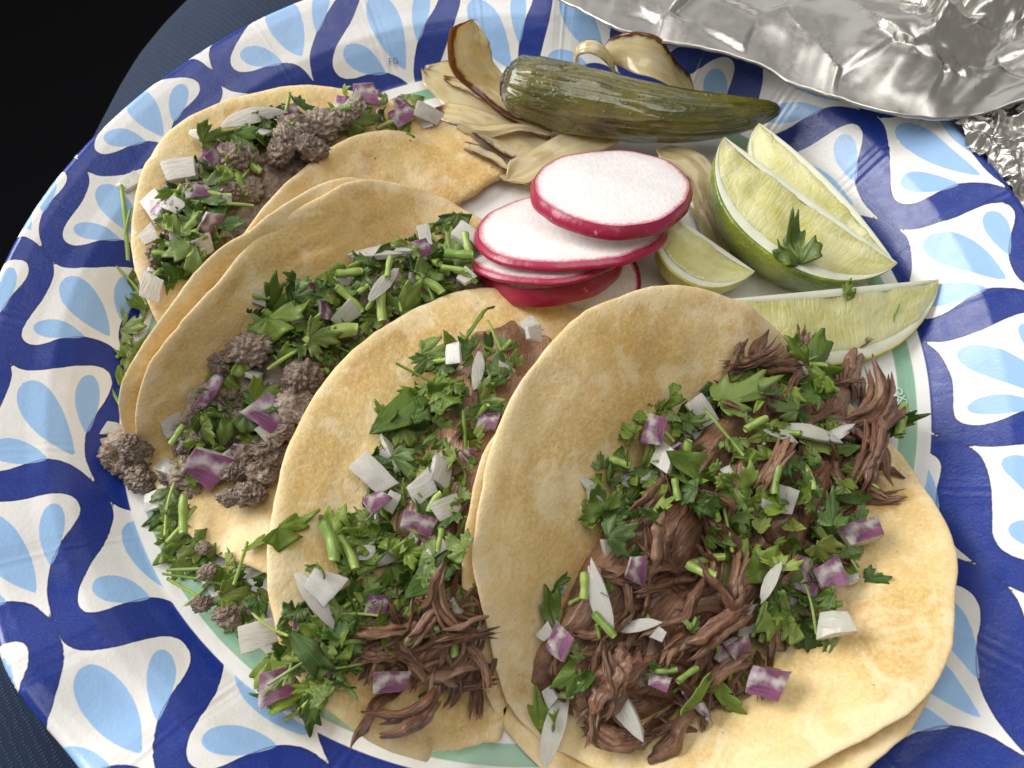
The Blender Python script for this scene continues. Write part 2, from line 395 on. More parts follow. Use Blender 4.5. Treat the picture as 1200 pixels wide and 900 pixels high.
_side = [(.03, .03), (.12, .11), (.25, .16), (.46, .155), (.64, .11), (.78, .085), (.88, .115), (.935, .21), (.925, .33), (.875, .47), (.84, .62), (.87, .80), (.975, .975)]
_s = catmull(_side); CELL = np.concatenate([_s, _s[::-1][1:-1, ::-1]])
PETALS = [petal_poly((.265, .265), (.80, .80), .130), petal_poly((.75, .165), (.845, .63), .086), petal_poly((.165, .75), (.63, .845), .086)]
# where the printed lattice falls on the formed plate (smooth warp of plate x, y to lattice coordinates)
TPS_P = np.array([[-10.14, -3.4], [-7.77, -6.35], [-9.83, -6.61], [-6.81, -9.5], [-10.33, 0.08], [-9.8, 6.22], [-9.03, 8.8], [-6.4, 9.27], [-3.38, 9.82], [3.06, 10.43], [9.57, 4.59], [11.67, 4.59], [12.25, 1.42], [10.02, -2.1], [9.65, -5.19], [8.8, -8.46], [-11.7, 4.78], [-11.99, 2.85], [-12.02, 1.99], [-12.2, -0.31], [-9.75, -3.87], [-9.35, -7.03], [-11.65, 5.37], [-8.7, 8.54], [-8.7, 9.05], [-5.79, 10.1], [9.41, 7.0], [9.88, 4.95], [10.03, 4.15], [12.21, 3.09], [11.94, 0.32], [10.0, -2.56], [9.66, -4.49], [9.63, -5.53], [8.65, -9.26], [-7.04, -7.58], [-9.37, -6.32], [-10.44, -0.81], [-2.74, 10.46], [0.41, 10.61], [6.13, 9.07], [6.73, 8.32]])
TPS_S = np.array([[0.0118, 0.0008], [0.0108, 0.0287], [0.0113, 0.0184], [0.0068, -0.0029], [0.0075, -0.0036], [0.0231, -0.005], [0.0066, 0.0118], [-0.0148, 0.0279], [-0.0127, 0.0271], [0.0027, 0.0037], [0.0015, 0.0173], [0.0227, 0.0098], [0.0324, -0.0391], [0.0114, -0.0261], [-0.0042, -0.0093], [0.0125, -0.0062], [-0.0264, 0.0215], [0.032, -0.029], [-0.0263, 0.0223], [0.0021, -0.0076], [-0.0228, 0.0036], [-0.0188, 0.001], [0.0005, -0.0083], [-0.018, -0.0062], [0.0001, -0.0053], [0.0213, -0.0327], [-0.0208, 0.0145], [0.0251, -0.036], [-0.0193, -0.0054], [-0.0367, 0.02], [-0.0121, 0.0315], [-0.027, 0.0292], [0.0348, -0.0237], [-0.0187, 0.0202], [-0.0104, 0.0075], [-0.0133, -0.006], [0.0102, -0.0407], [0.0017, 0.0059], [0.0075, -0.0175], [-0.0008, -0.0048], [-0.026, 0.0294], [0.0324, -0.0365], [0.9979, 3.5353], [0.0267, 0.365], [-0.3226, 0.3052]])
def build_plate():
    nth = 1180
    rr = np.concatenate([np.linspace(.5, 9.3, 26), np.linspace(9.4, 12.8, 66)])
    th = np.arange(nth)/nth*2*math.pi
    Rg, T = np.meshgrid(rr, th, indexing='ij')
    X = Rg*np.cos(T); Y = Rg*np.sin(T); Z = plate_z(X, Y)
    spread = 1+np.clip((Rg-9.9)/2.9, 0, 1)*.075*np.exp(-((np.mod(T+math.radians(45)+math.pi, 2*math.pi)-math.pi)/.42)**2)   # flattened outwards on this side
    X = X*spread; Y = Y*spread
    # embossed double score lines across wall and rim
    k = 26; ph = T/(2*math.pi)*k + .18*np.sin(T*5); fr = np.abs((ph-np.round(ph))*(2*math.pi/k)*Rg)
    on = np.clip((Rg-10.1)/.5, 0, 1)*(np.sin(np.round(ph)*12.9898)*.5+.6)
    Z = Z-.045*on*np.exp(-((fr-.10)/.045)**2)-.025*on*np.exp(-((fr-.24)/.04)**2)
    Z = Z+.012*fbm(np.stack([X, Y, Z], -1)*.8, 5, 2)*np.clip((Rg-9)/1, 0, 1)
    top = np.stack([X, Y, Z+.045], -1).reshape(-1, 3); bot = np.stack([X, Y, Z-.0], -1).reshape(-1, 3)
    # keep the bottom coarse: every vertex mirrored is fine, the mesh stays small
    c0 = len(top)*2
    V = np.concatenate([top, bot, [[0, 0, .045], [0, 0, 0]]])
    n, m = len(rr), nth
    F = grid_faces(n, m, wrap_m=True) + grid_faces(n, m, wrap_m=True, off=n*m, flip=True)
    for j in range(m):
        a = (n-1)*m+j; b = (n-1)*m+(j+1) % m; F.append((a, n*m+a, n*m+b, b))
        F.append((c0, j, (j+1) % m)); F.append((c0+1, n*m+(j+1) % m, n*m+j))
    x, y = V[:, 0], V[:, 1]
    ij = np.c_[np.ones_like(x), x, y]@TPS_S[-3:]
    for k in range(len(TPS_P)):
        r2 = (x-TPS_P[k, 0])**2+(y-TPS_P[k, 1])**2+1e-12; ij = ij+np.outer(.5*r2*np.log(r2), TPS_S[k])
    p = ij[:, 0]+ij[:, 1]; q = ij[:, 0]
    pq = np.stack([p-np.floor(p), q-np.floor(q)], 1)
    r = np.hypot(x, y); near = r > 9.2
    cell = np.full(len(V), -1.0); pet = np.full(len(V), -1.0)
    cell[near] = poly_sdf(pq[near], CELL)*3.16
    for P in PETALS: pet[near] = np.maximum(pet[near], poly_sdf(pq[near], P)*3.16)
    ring = .21-np.abs(r-9.74)
    band = r-10.22
    o = part('paper_plate', V, F, M['plate'], None, dict(co=V, cell=cell, petal=pet, ring=ring, band=band), static=False)
    tag(o, 'round paper plate printed with blue and white petal pattern', 'plate')
    # light version for resting pieces on
    rr2 = np.linspace(.5, 12.8, 40); th2 = np.arange(120)/120*2*math.pi
    R2, T2 = np.meshgrid(rr2, th2, indexing='ij'); x2 = R2*np.cos(T2); y2 = R2*np.sin(T2)
    V2 = np.stack([x2, y2, plate_z(x2, y2)+.045], -1).reshape(-1, 3)
    V2 = np.concatenate([V2, [[0, 0, .045]]]); F2 = grid_faces(40, 120, wrap_m=True)+[(4800, j, (j+1) % 120) for j in range(120)]
    STATIC.append((V2, F2))
    return o
PLATE = build_plate(); ORG[PLATE.name] = np.zeros(3)
def plate_hit(px, py):
    z = 0.; 
    for _ in range(40):
        P = at(px, py, z); z = .5*z+.5*float(plate_z(P[0], P[1]))
    return at(px, py, z+.05)
def small_text(body, px, py, ang, size, mat, name):
    cu = bpy.data.curves.new(name, 'FONT'); cu.body = body; cu.size = size*CM; cu.align_x = 'CENTER'; cu.align_y = 'CENTER'; cu.extrude = .0001
    t = bpy.data.objects.new(name, cu); COL.objects.link(t)
    bpy.context.view_layer.update()
    me = bpy.data.meshes.new_from_object(t.evaluated_get(bpy.context.evaluated_depsgraph_get()))
    bpy.data.objects.remove(t); me.materials.clear(); me.materials.append(mat)
    P = plate_hit(px, py); e = .05
    n = norm([-(plate_z(P[0]+e, P[1])-plate_z(P[0]-e, P[1]))/(2*e), -(plate_z(P[0], P[1]+e)-plate_z(P[0], P[1]-e))/(2*e), 1])
    x = np.array([math.cos(ang), math.sin(ang), 0]); x = norm(x-n*(x@n)); y = np.cross(n, x)
    link(name, me, PLATE, M=frame_matrix(P+n*.03, x, y, n))
small_text('FG', 461, 72, .1, .26, M['ink'], 'printed_mark')
small_text('OXYK', 1057, 470, -1.45, .26, M['pale'], 'printed_lettering')

# ------------------------------------------------------------------ tacos: the folded sheets
NAMES = ['x', 'y', 'z', 'phi', 'R', 'aL', 'aR', 'wb', 'vc', 'cL', 'cR', 'tilt', 'twL', 'twR', 'e2c', 'e2s', 'e3c', 'e3s']
TP = {
 'T4': [3.7376, -5.5333, 0.1749, 0.7887, 5.4511, 0.8365, 0.3793, 1.1055, -0.3379, -0.0435, 0.0658, -0.0009, -0.0867, -0.051, -0.0313, 0.0047, -0.0014, 0.0011],
 'T3': [0.7864, -4.6999, 0.1797, 1.3051, 5.3111, 0.5157, 1.964, 0.4058, -1.4279, -0.0305, 0.0539, 0.0307, -0.1782, -0.2994, 0.0533, 0.0822, -0.0038, -0.0207],
 'T2': [-4.5274, -0.5149, 0.2896, 0.6202, 5.1478, 0.8372, 0.0833, 1.3491, 0.5959, 0.0739, -0.0352, -0.0109, -0.4878, -0.0801, 0.0412, -0.0458, -0.0057, -0.0283],
 'T1': [-4.1875, 2.3971, 0.3685, 0.6738, 4.9946, 0.5203, 2.3925, 0.4733, -0.9396, -0.0176, -0.0075, -0.0296, -0.1358, 0.6754, 0.0291, 0.0495, -0.0003, -0.0032]}
def section(aL, aR, wb, cL, cR, v):
    g = np.linspace(-9, 9, 721); t = np.clip((g+wb)/(2*wb), 0, 1); t = t*t*(3-2*t)
    a = -aL+(aL+aR)*t+np.where(g < -wb, cL*(g+wb), 0)+np.where(g > wb, cR*(g-wb), 0)
    dy = np.cos(a); dz = np.sin(a); h = g[1]-g[0]
    y = np.concatenate([[0], np.cumsum((dy[1:]+dy[:-1])/2*h)]); z = np.concatenate([[0], np.cumsum((dz[1:]+dz[:-1])/2*h)])
    y -= np.interp(0, g, y); z -= np.interp(0, g, z)
    return np.interp(v, g, y), np.interp(v, g, z)
def sheet(u, v, k):
    d = dict(zip(NAMES, TP[k]))
    y0, z0 = section(d['aL']-d['twL'], d['aR']-d['twR'], d['wb'], d['cL'], d['cR'], v)
    y1, z1 = section(d['aL']+d['twL'], d['aR']+d['twR'], d['wb'], d['cL'], d['cR'], v)
    s = .5+.5*u/d['R']; Y = y0*(1-s)+y1*s; Z = z0*(1-s)+z1*s
    c, sn = math.cos(d['phi']), math.sin(d['phi'])
    return np.stack([d['x']+u*c+Y*sn, d['y']+u*sn-Y*c, d['z']+Z+d['tilt']*u], -1)
def sheet_n(u, v, k):
    e = .02; P = sheet(u, v, k); n = np.cross(sheet(u, v+e, k)-P, sheet(u+e, v, k)-P)
    return n/np.maximum(np.linalg.norm(n, axis=-1, keepdims=True), 1e-9)
def rim_r(th, k):
    p = TP[k]; return p[4]*(1+p[14]*np.cos(2*th)+p[15]*np.sin(2*th)+p[16]*np.cos(3*th)+p[17]*np.sin(3*th))
BUILT = {}
def push_out(P, others, gap):
    """keep a sheet on the outer side of the neighbours it lies under"""
    P = P.copy()
    for (BP, BN) in others:
        lo = BP.min(0)-1; hi = BP.max(0)+1
        idx = np.where(((P > lo) & (P < hi)).all(1))[0]
        for ch in np.array_split(idx, max(1, len(idx)//400)):
            if not len(ch): continue
            d = ((P[ch][:, None]-BP[None])**2).sum(-1); j = d.argmin(1); dm = np.sqrt(d[np.arange(len(ch)), j])
            s = ((P[ch]-BP[j])*BN[j]).sum(1); mv = np.where((dm < 2.6) & (s > -gap), s+gap, 0)
            P[ch] -= BN[j]*mv[:, None]
    return P
def dense(k, n=56):
    a = np.linspace(-1, 1, n); A, B = np.meshgrid(a, a, indexing='ij'); q = A**2+B**2 <= 1
    u = TP[k][4]*A[q]; v = TP[k][8]+TP[k][4]*B[q]
    return sheet(u, v, k), sheet_n(u, v, k), u, v
DENSE = {k: dense(k) for k in TP}
def tortilla(parent, k, layer, seed, shift=(0, 0), under=None, rscale=1.0, thick=.15, tint=(1, 1, 1)):
    nt, nr = 150, 44
    s = np.concatenate([[.02], np.linspace(.06, .93, nr-7), [.95, .967, .98, .99, .997, 1.0]]); nr = len(s)
    th = np.arange(nt)/nt*2*math.pi
    Sg, T = np.meshgrid(s, th, indexing='ij')
    ed = fbm(np.stack([np.cos(T)*2.6, np.sin(T)*2.6, T*0+seed], -1), seed, 4)*.024
    r = Sg*rim_r(T, k)*rscale*(1+ed*Sg)
    if k == 'T3': r = r*(1-.22*np.clip(np.sin(T), 0, 1)*np.clip(np.cos(T)*1.6, 0, 1))
    u = r*np.cos(T)+shift[0]; v = TP[k][8]+r*np.sin(T)+shift[1]
    P = sheet(u, v, k).reshape(-1, 3); N = sheet_n(u, v, k).reshape(-1, 3)
    Sf = Sg.ravel(); Tf = T.ravel()
    q = np.stack([u.ravel(), v.ravel(), 0*u.ravel()+seed*3.1], -1)
    d = .12*fbm(q*.45, seed, 2)+.045*fbm(q*1.3, seed+9, 2)+.03*np.maximum(0, fbm(q*2.4, seed+4, 2))+Sf**3*(.10*np.sin(3*Tf+seed)+.06*np.sin(7*Tf+2*seed))
    P = P+N*(d-layer*.24)[:, None]
    P[:, 2] = np.maximum(P[:, 2], plate_z(P[:, 0], P[:, 1])+.17+.21*(1-layer))
    if under: P = push_out(P, [DENSE[x][:2] for x in under[0]], under[1])
    P[:, 2] = np.maximum(P[:, 2], plate_z(P[:, 0], P[:, 1])+.15+.21*(1-layer))
    # normals of the finished sheet
    Pg = P.reshape(nr, nt, 3); du = np.gradient(Pg, axis=0); dv = (np.roll(Pg, -1, 1)-np.roll(Pg, 1, 1))
    n2 = np.cross(du, dv); n2 /= np.maximum(np.linalg.norm(n2, axis=-1, keepdims=True), 1e-9)
    n2 = n2.reshape(-1, 3); sg = np.sign((n2*N).sum(1)); sg[sg == 0] = 1; n2 *= sg[:, None]
    hw = thick/2*np.sqrt(np.clip(1-np.clip((Sf-.955)/.045, 0, 1)**2, .0, 1))
    hw = np.maximum(hw, .004)
    top = P+n2*hw[:, None]; bot = P-n2*hw[:, None]
    V = np.concatenate([top, bot, [Pg[0].mean(0)+n2[0]*thick/2], [Pg[0].mean(0)-n2[0]*thick/2]]); nm = nr*nt
    F = grid_faces(nr, nt, wrap_m=True)+grid_faces(nr, nt, wrap_m=True, off=nm, flip=True)
    for j in range(nt):
        a = (nr-1)*nt+j; b = (nr-1)*nt+(j+1) % nt; F.append((a, nm+a, nm+b, b))
        F.append((2*nm, j, (j+1) % nt)); F.append((2*nm+1, nm+(j+1) % nt, nm+j))
    co = np.stack([u.ravel(), v.ravel(), 0*Sf], -1); co2 = co.copy(); co2[:, 2] = 3.0
    co = np.concatenate([co, co2, [[shift[0], TP[k][8]+shift[1], 0], [0, 0, 3]]])
    rimf = np.concatenate([np.clip((Sf-.93)/.06, 0, 1)]*2+[[0, 0]])
    o = part('tortilla', V, F, M['tort'], parent, dict(co=co, rimf=rimf), static=True); o.color = (*tint, 1); return o
def mound(parent, k, u0, u1, v0, v1, H, seed, mat, lean=(0, 0)):
    nu, nv = 56, 34
    a = np.linspace(-1, 1, nu); b = np.linspace(-1, 1, nv); A, B = np.meshgrid(a, b, indexing='ij')
    # square -> disc so the heap has a round plan
    X = A*np.sqrt(1-B*B/2); Y = B*np.sqrt(1-A*A/2)
    q = np.stack([X*3, Y*2, 0*X+seed], -1); wob = 1+.14*fbm(q, seed, 3)
    u = (u0+u1)/2+(u1-u0)/2*X*wob; v = (v0+v1)/2+(v1-v0)/2*Y*wob
    P = sheet(u, v, k); N = sheet_n(u, v, k)
    h = H*np.sqrt(np.clip(1-(X*X+Y*Y), 0, 1))**.9
    rough = (1+.30*fbm(P*1.1, seed, 2))+0
    c = math.cos(TP[k][3]); s_ = math.sin(TP[k][3])
    d = N*.45+np.array([0, 0, .75])+np.array([s_, -c, 0])*lean[0]
    top = P+N*.08+d*(h*rough)[..., None]
    top += N*(.10*fbm(P*3.0, seed+3, 3))[..., None]*np.clip(h/H*2, 0, 1)[..., None]
    bot = P+N*.03
    nm = nu*nv; V = np.concatenate([top.reshape(-1, 3), bot.reshape(-1, 3)])
    F = grid_faces(nu, nv, flip=True)+grid_faces(nu, nv, off=nm)
    ring = [i*nv for i in range(nu)]+[(nu-1)*nv+j for j in range(1, nv)]+[i*nv+nv-1 for i in range(nu-2, -1, -1)]+[j for j in range(nv-2, 0, -1)]
    for i in range(len(ring)):
        x, y = ring[i], ring[(i+1) % len(ring)]; F.append((x, y, nm+y, nm+x))
    co = np.concatenate([np.stack([u, v, h], -1).reshape(-1, 3)]*2)
    return part('meat_filling', V, F, mat, parent, dict(co=co), static=True)
def taco(k, label):
    p = TP[k]; return thing('taco', label, 'taco', (p[0], p[1], .06), 'tacos on the plate')
TACO = {
 'T4': taco('T4', 'open taco of shredded beef, front corn tortilla lying flat on the plate'),
 'T3': taco('T3', 'taco of shredded beef squeezed between the flat open taco and a chopped beef taco'),
 'T2': taco('T2', 'double tortilla taco of chopped grey beef beside the radish slices'),
 'T1': taco('T1', 'chopped beef taco with browned tortilla edge against the plate rim, beside the grilled onions')}
tortilla(TACO['T4'], 'T4', 0, 3, tint=(1.0, 1.03, 1.12))
tortilla(TACO['T4'], 'T4', 1, 31, shift=(-.72, .22), rscale=.95, tint=(.98, .97, .95))
tortilla(TACO['T3'], 'T3', 0, 5, under=(['T4'], .50), tint=(.97, .98, 1.0))
tortilla(TACO['T2'], 'T2', 0, 8, under=(['T3'], .27), tint=(.98, .97, .95))
tortilla(TACO['T2'], 'T2', 1, 12, shift=(-.05, -.32), under=(['T3'], .50), rscale=.99)
tortilla(TACO['T1'], 'T1', 0, 14, under=(['T2'], .62))
def uv_of(k, px, py):
    """sheet coordinates under a point of the view"""
    P, N, u, v = DENSE[k]; d = ray(px, py); w_ = P-CAMP; t = w_@d
    e = np.linalg.norm(w_-t[:, None]*d, axis=1); fc = (N@d) < 0.2
    c = np.where((e < .35) & fc)[0]
    j = c[t[c].argmin()] if len(c) else e.argmin()
    return u[j], v[j]

mound(TACO['T4'], 'T4', -4.9, 5.0, -2.0, 2.2, 1.25, 21, M['shred'])
mound(TACO['T3'], 'T3', -4.2, 4.6, -3.7, .2, 1.1, 25, M['shred'])
mound(TACO['T2'], 'T2', -4.5, 4.6, -1.9, 1.4, .85, 29, M['beef'])
mound(TACO['T1'], 'T1', -4.3, 1.6, -3.9, -1.6, .6, 33, M['beef'])
# ================================================================== things beside the tacos
def depth_of(P): return float((np.asarray(P)-CAMP)@FW)
def cmpx(P, px): return px*depth_of(P)/FPX
def tube(C, Rr, nseg=20, rfun=None, capround=True):
    """swept tube through centres C with radii Rr -> verts, faces, (t, angle)"""
    C = np.asarray(C, float); n = len(C); T = np.gradient(C, axis=0); T /= np.linalg.norm(T, axis=1, keepdims=True)
    ref = np.array([0, 0, 1.]); ref = ref-T[0]*(ref@T[0])
    if np.linalg.norm(ref) < .1: ref = np.array([1., 0, 0])-T[0]*T[0][0]
    X = norm(ref); V = []; A = np.arange(nseg)/nseg*2*math.pi; TA = []
    for i in range(n):
        X = norm(X-T[i]*(X@T[i])); Y = np.cross(T[i], X)
        r = Rr[i]*(rfun(i/(n-1), A) if rfun else 1+0*A)
        V.append(C[i]+np.outer(np.cos(A)*r, X)+np.outer(np.sin(A)*r, Y)); TA.append(np.stack([np.full(nseg, i/(n-1)), A], 1))
    V = np.concatenate(V+[C[:1], C[-1:]]); F = grid_faces(n, nseg, wrap_m=True, flip=True); e = n*nseg
    for j in range(nseg):
        F.append((e, j, (j+1) % nseg)); F.append((e+1, (n-1)*nseg+(j+1) % nseg, (n-1)*nseg+j))
    return V, F, np.concatenate(TA+[[[0, 0]], [[1, 0]]])
def smooth_path(P, n):
    P = catmull(np.asarray(P, float), 12); d = np.concatenate([[0], np.cumsum(np.linalg.norm(np.diff(P, axis=0), axis=1))])
    t = np.linspace(0, d[-1], n); return np.stack([np.interp(t, d, P[:, k]) for k in range(3)], 1)

# ---- roasted green pepper
def pepper():
    px = [(594, 96, 24), (604, 99, 36), (625, 106, 43), (660, 114, 46), (700, 121, 45), (750, 130, 40), (800, 136, 34), (850, 136, 28), (880, 133, 22), (900, 130, 15), (910, 128.5, 9), (914, 128, 3)]
    C = [at(x, y, 1.75-.0013*(x-594)) for x, y, r in px]; Rr = [cmpx(c, r[2]*.84) for c, r in zip(C, px)]
    n = 130; P = smooth_path(C, n); d0 = np.concatenate([[0], np.cumsum(np.linalg.norm(np.diff(np.array(C), axis=0), axis=1))])
    rr = np.interp(np.linspace(0, d0[-1], n), d0, Rr)
    A_ = [0]
    def rf(t, A):
        q = np.stack([np.cos(A)*1.3, np.sin(A)*1.3, 0*A+t*3.0], -1); q2 = np.stack([np.cos(A)*3.4, np.sin(A)*3.4, 0*A+t*6], -1)
        k = max(0, 1-t*7)
        q3 = np.stack([np.cos(A)*5.5, np.sin(A)*5.5, 0*A+t*4+.6*np.sin(A*2)], -1)
        return 1+.10*fbm(q, 4, 2)+.035*fbm(q2, 6, 2)-.085*(1-.6*t)*np.maximum(0, 1-3.2*np.abs(vnoise(q3, 8)))+.06*k*np.sin(A*6)-.10*np.maximum(0, np.cos(A-1.9+t))**6*math.sin(min(t*4, 1)*math.pi)
    V, F, TA = tube(P, rr, 96, rf)
    V[:, 2] = np.maximum(V[:, 2], .4)
    co = np.stack([TA[:, 0]*8, np.cos(TA[:, 1])*1.2, np.sin(TA[:, 1])*1.2], 1)
    end = np.clip(1-TA[:, 0]*16, 0, 1); wr = np.clip(1-TA[:, 0]*2.2, 0, 1)
    t = thing('roasted_pepper', 'glossy olive green roasted chili pepper lying on grilled onions', 'pepper', (P[:, 0].mean(), P[:, 1].mean(), .4))
    part('pepper_body', V, F, M['pepper'], t, dict(co=co, endf=end, wr=wr), static=True)
    a = P[0]; d = norm(P[0]-P[3]); C2 = [a-d*.15, a+d*.06, a+d*.13]
    V, F, TA = tube(C2, [.42, .40, .26], 18, lambda t, A: 1+.10*np.sin(A*5)+.05*np.sin(A*9))
    part('stem_end', V, F, M['char'], t)
M['char'] = mat_simple('charred_stem', (.045, .025, .012), .4)
pepper()

# ---- radish slices
def radish(label, px, py, z, halfpx, nrm, th, seed, cone=.06, rindcut=0):
    c = at(px, py, z); R = cmpx(c, halfpx); n = norm(nrm); x = norm(RT-n*(RT@n)); y = np.cross(n, x)
    t = thing('radish_slice', label, 'radish', tuple(c-n*th), 'radish slices')
    nt, nr = 96, 16; A = np.arange(nt)/nt*2*math.pi
    prof_ = 1+.035*np.sin(2*A+seed)+.022*np.sin(3*A+2*seed)+.022*fbm(np.stack([np.cos(A)*3, np.sin(A)*3, 0*A+seed], -1), seed, 3)
    s = np.linspace(.0, 1, nr+1)[1:]; S_, T = np.meshgrid(s, A, indexing='ij'); pr = np.broadcast_to(prof_, S_.shape)
    dome = .05*(1-S_**2)*R+.018*fbm(np.stack([S_*np.cos(T)*3, S_*np.sin(T)*3, T*0+seed], -1), seed+2, 3)
    bend = .04*R*(S_*np.cos(T-1.0))**2*math.sin(seed*2.1)
    def surf(zz, k, up):
        X = R*S_*pr*k*np.cos(T); Y = R*S_*pr*k*np.sin(T)
        return (c+X[..., None]*x+Y[..., None]*y+(zz+dome*up+bend)[..., None]*n).reshape(-1, 3)
    top = surf(0, 1, 1); bot = surf(-th, 1+cone, .3)
    for nm, Vt, fl_ in (('flesh', top, False), ('under_flesh', bot, True)):
        V = np.concatenate([Vt, [Vt[:nt].mean(0)]]); F = grid_faces(nr, nt, wrap_m=True, flip=fl_)+[((nr*nt, j, (j+1) % nt) if not fl_ else (nr*nt, (j+1) % nt, j)) for j in range(nt)]
        co = np.concatenate([np.stack([R*S_*np.cos(T), R*S_*np.sin(T), T*0+seed*4], -1).reshape(-1, 3), [[0, 0, seed*4]]])
        part(nm, V, F, M['rflesh'], t, dict(co=co, edge=np.concatenate([S_.ravel(), [0]])), static=(nm == 'flesh'))
    k = 6; rows = []
    for i in range(k):
        f = i/(k-1); a = top[-nt:]*(1-f)+bot[-nt:]*f; cen = c-n*th*f
        rows.append(a+(a-cen)/R*(.012+.05*math.sin(f*math.pi)))
    V = np.concatenate(rows); part('skin', V, grid_faces(k, nt, wrap_m=True), M['rskin'], t)
radish('pale radish slice tipped forward beneath the others, its white face showing', 690, 334, .55, 58, (.10, -.60, .80), .18, 3, .08)
radish('lowest radish slice with a broad band of dark red skin', 640, 297, .85, 84, (-.10, .46, 1), .48, 4, .02)
radish('thin radish slice lying between two others, sticking out towards the chopped beef taco', 645, 279, 1.16, 97, (-.07, .52, 1), .15, 5, .04)
radish('radish slice directly under the thick white topmost slice', 668, 262, 1.50, 103, (-.03, .50, 1), .18, 8, .05)
radish('large white radish slice with red edge lying on top of the stack', 718, 216, 2.25, 91, (.05, .36, 1), .32, 6, .05)

# ---- lime wedges
def lime(label, A, B, face, span, rind, seed, flip=1, bow=0.0):
    A = at(*A); B = at(*B); mid = (A+B)/2; ax = norm(B-A); L = np.linalg.norm(B-A)/2
    fv = at(*face)-mid; fv = fv-ax*(fv@ax); R = np.linalg.norm(fv); e1 = fv/R; e2 = np.cross(ax, e1)*flip
    t = thing('lime_wedge', label, 'lime', tuple(mid-np.array([0, 0, mid[2]-.05])), 'lime wedges')
    span = math.radians(span)
    def pt(a, r, ang):         # a along the axis -1..1, r 0..1 radial, ang 0..span
        a = np.asarray(a, float); prof_ = np.clip(1-np.abs(a)**2.3, 0, 1)**.62
        rr = R*prof_*r; bw = bow*(1-a*a)
        return mid+np.multiply.outer(a*L, ax)+(rr*np.cos(ang)+bw)[..., None]*e1+(rr*np.sin(ang))[..., None]*e2
    na = 46; a = np.sin(np.linspace(-1, 1, na)*math.pi/2)
    def face_strip(r0, r1, nr, ang, dv, name, mat):
        s = np.linspace(r0, r1, nr); Ag, S_ = np.meshgrid(a, s, indexing='ij')
        P = pt(Ag, S_, 0*Ag+ang)
        nn = (-e2 if ang == 0 else (-math.sin(ang)*e1+math.cos(ang)*e2))
        q = np.stack([Ag*L*2.6, S_*R*.9, 0*Ag+seed], -1)
        P = P+nn*(dv+(.05*fbm(q, seed, 3)*(name == 'flesh')))[..., None]*(1-Ag**8)[..., None]
        return P, Ag, S_
    for ang in (0.0, span):
        fl_ = (ang == 0.0) == (flip > 0)
        for nm, r0, r1, nr, dv, mt in (('pith', 0, .10, 4, .015, 'lpith'), ('flesh', .085, .825, 22, .03, 'lflesh'), ('pith', .81, .955, 5, .010, 'lpith')):
            s = np.linspace(r0, r1, nr); Ag, S_ = np.meshgrid(a, s, indexing='ij')
            edge = np.sin(np.clip((S_-r0)/(r1-r0), 0, 1)*math.pi)**.5
            P, Ag, S_ = face_strip(r0, r1, nr, ang, dv*edge, nm, mt)
            co = np.stack([S_*R*2.0+.6*np.abs(Ag)*R, Ag*L, 0*Ag+seed*5], -1).reshape(-1, 3)
            part(nm, P.reshape(-1, 3), grid_faces(na, nr, flip=fl_), M[mt], t, dict(co=co), static=(nm == 'flesh'))
    an = np.linspace(0, span, 22); Ag, G_ = np.meshgrid(a, an, indexing='ij')
    outer = pt(Ag, 0*Ag+1.0, G_); pos = pt(Ag, 0*Ag+.95, G_)
    outer += norm(e1)*0; d = .012*fbm(outer*2.0, seed, 2); outer = outer+(outer-mid)/R*d[..., None]
    V = np.concatenate([outer.reshape(-1, 3), pos.reshape(-1, 3)]); nm_ = na*22
    F = grid_faces(na, 22, flip=flip < 0)+grid_faces(na, 22, off=nm_, flip=flip > 0)
    for i in range(na-1):
        for j in (0, 21):
            q = (i*22+j, (i+1)*22+j, nm_+(i+1)*22+j, nm_+i*22+j); F.append(q if (j == 0) != (flip > 0) else q[::-1])
    part('rind', V, F, M[rind], t, dict(co=V), static=True)
    return t
lime('lime wedge with dark green rind and a cilantro leaf on its cut face', (849, 160, 2.1), (1052, 308, 1.15), (872, 278, 1.75), 62, 'lrind', 3, 1)
lime('lime wedge lying behind the green rinded one, juicy ragged flesh upward', (890, 144, 1.6), (1049, 308, .9), (925, 285, .7), 52, 'lrind', 7, 1, -.25)
lime('small yellow lime wedge tucked beside the radish stack', (782, 246, 1.3), (885, 318, 1.0), (785, 318, 1.2), 56, 'yrind', 11, 1)
lime('pale lime wedge with yellow rind lying along the flat open taco', (838, 352, 1.75), (1100, 327, 1.0), (985, 428, .45), 55, 'yrind', 15, 1)

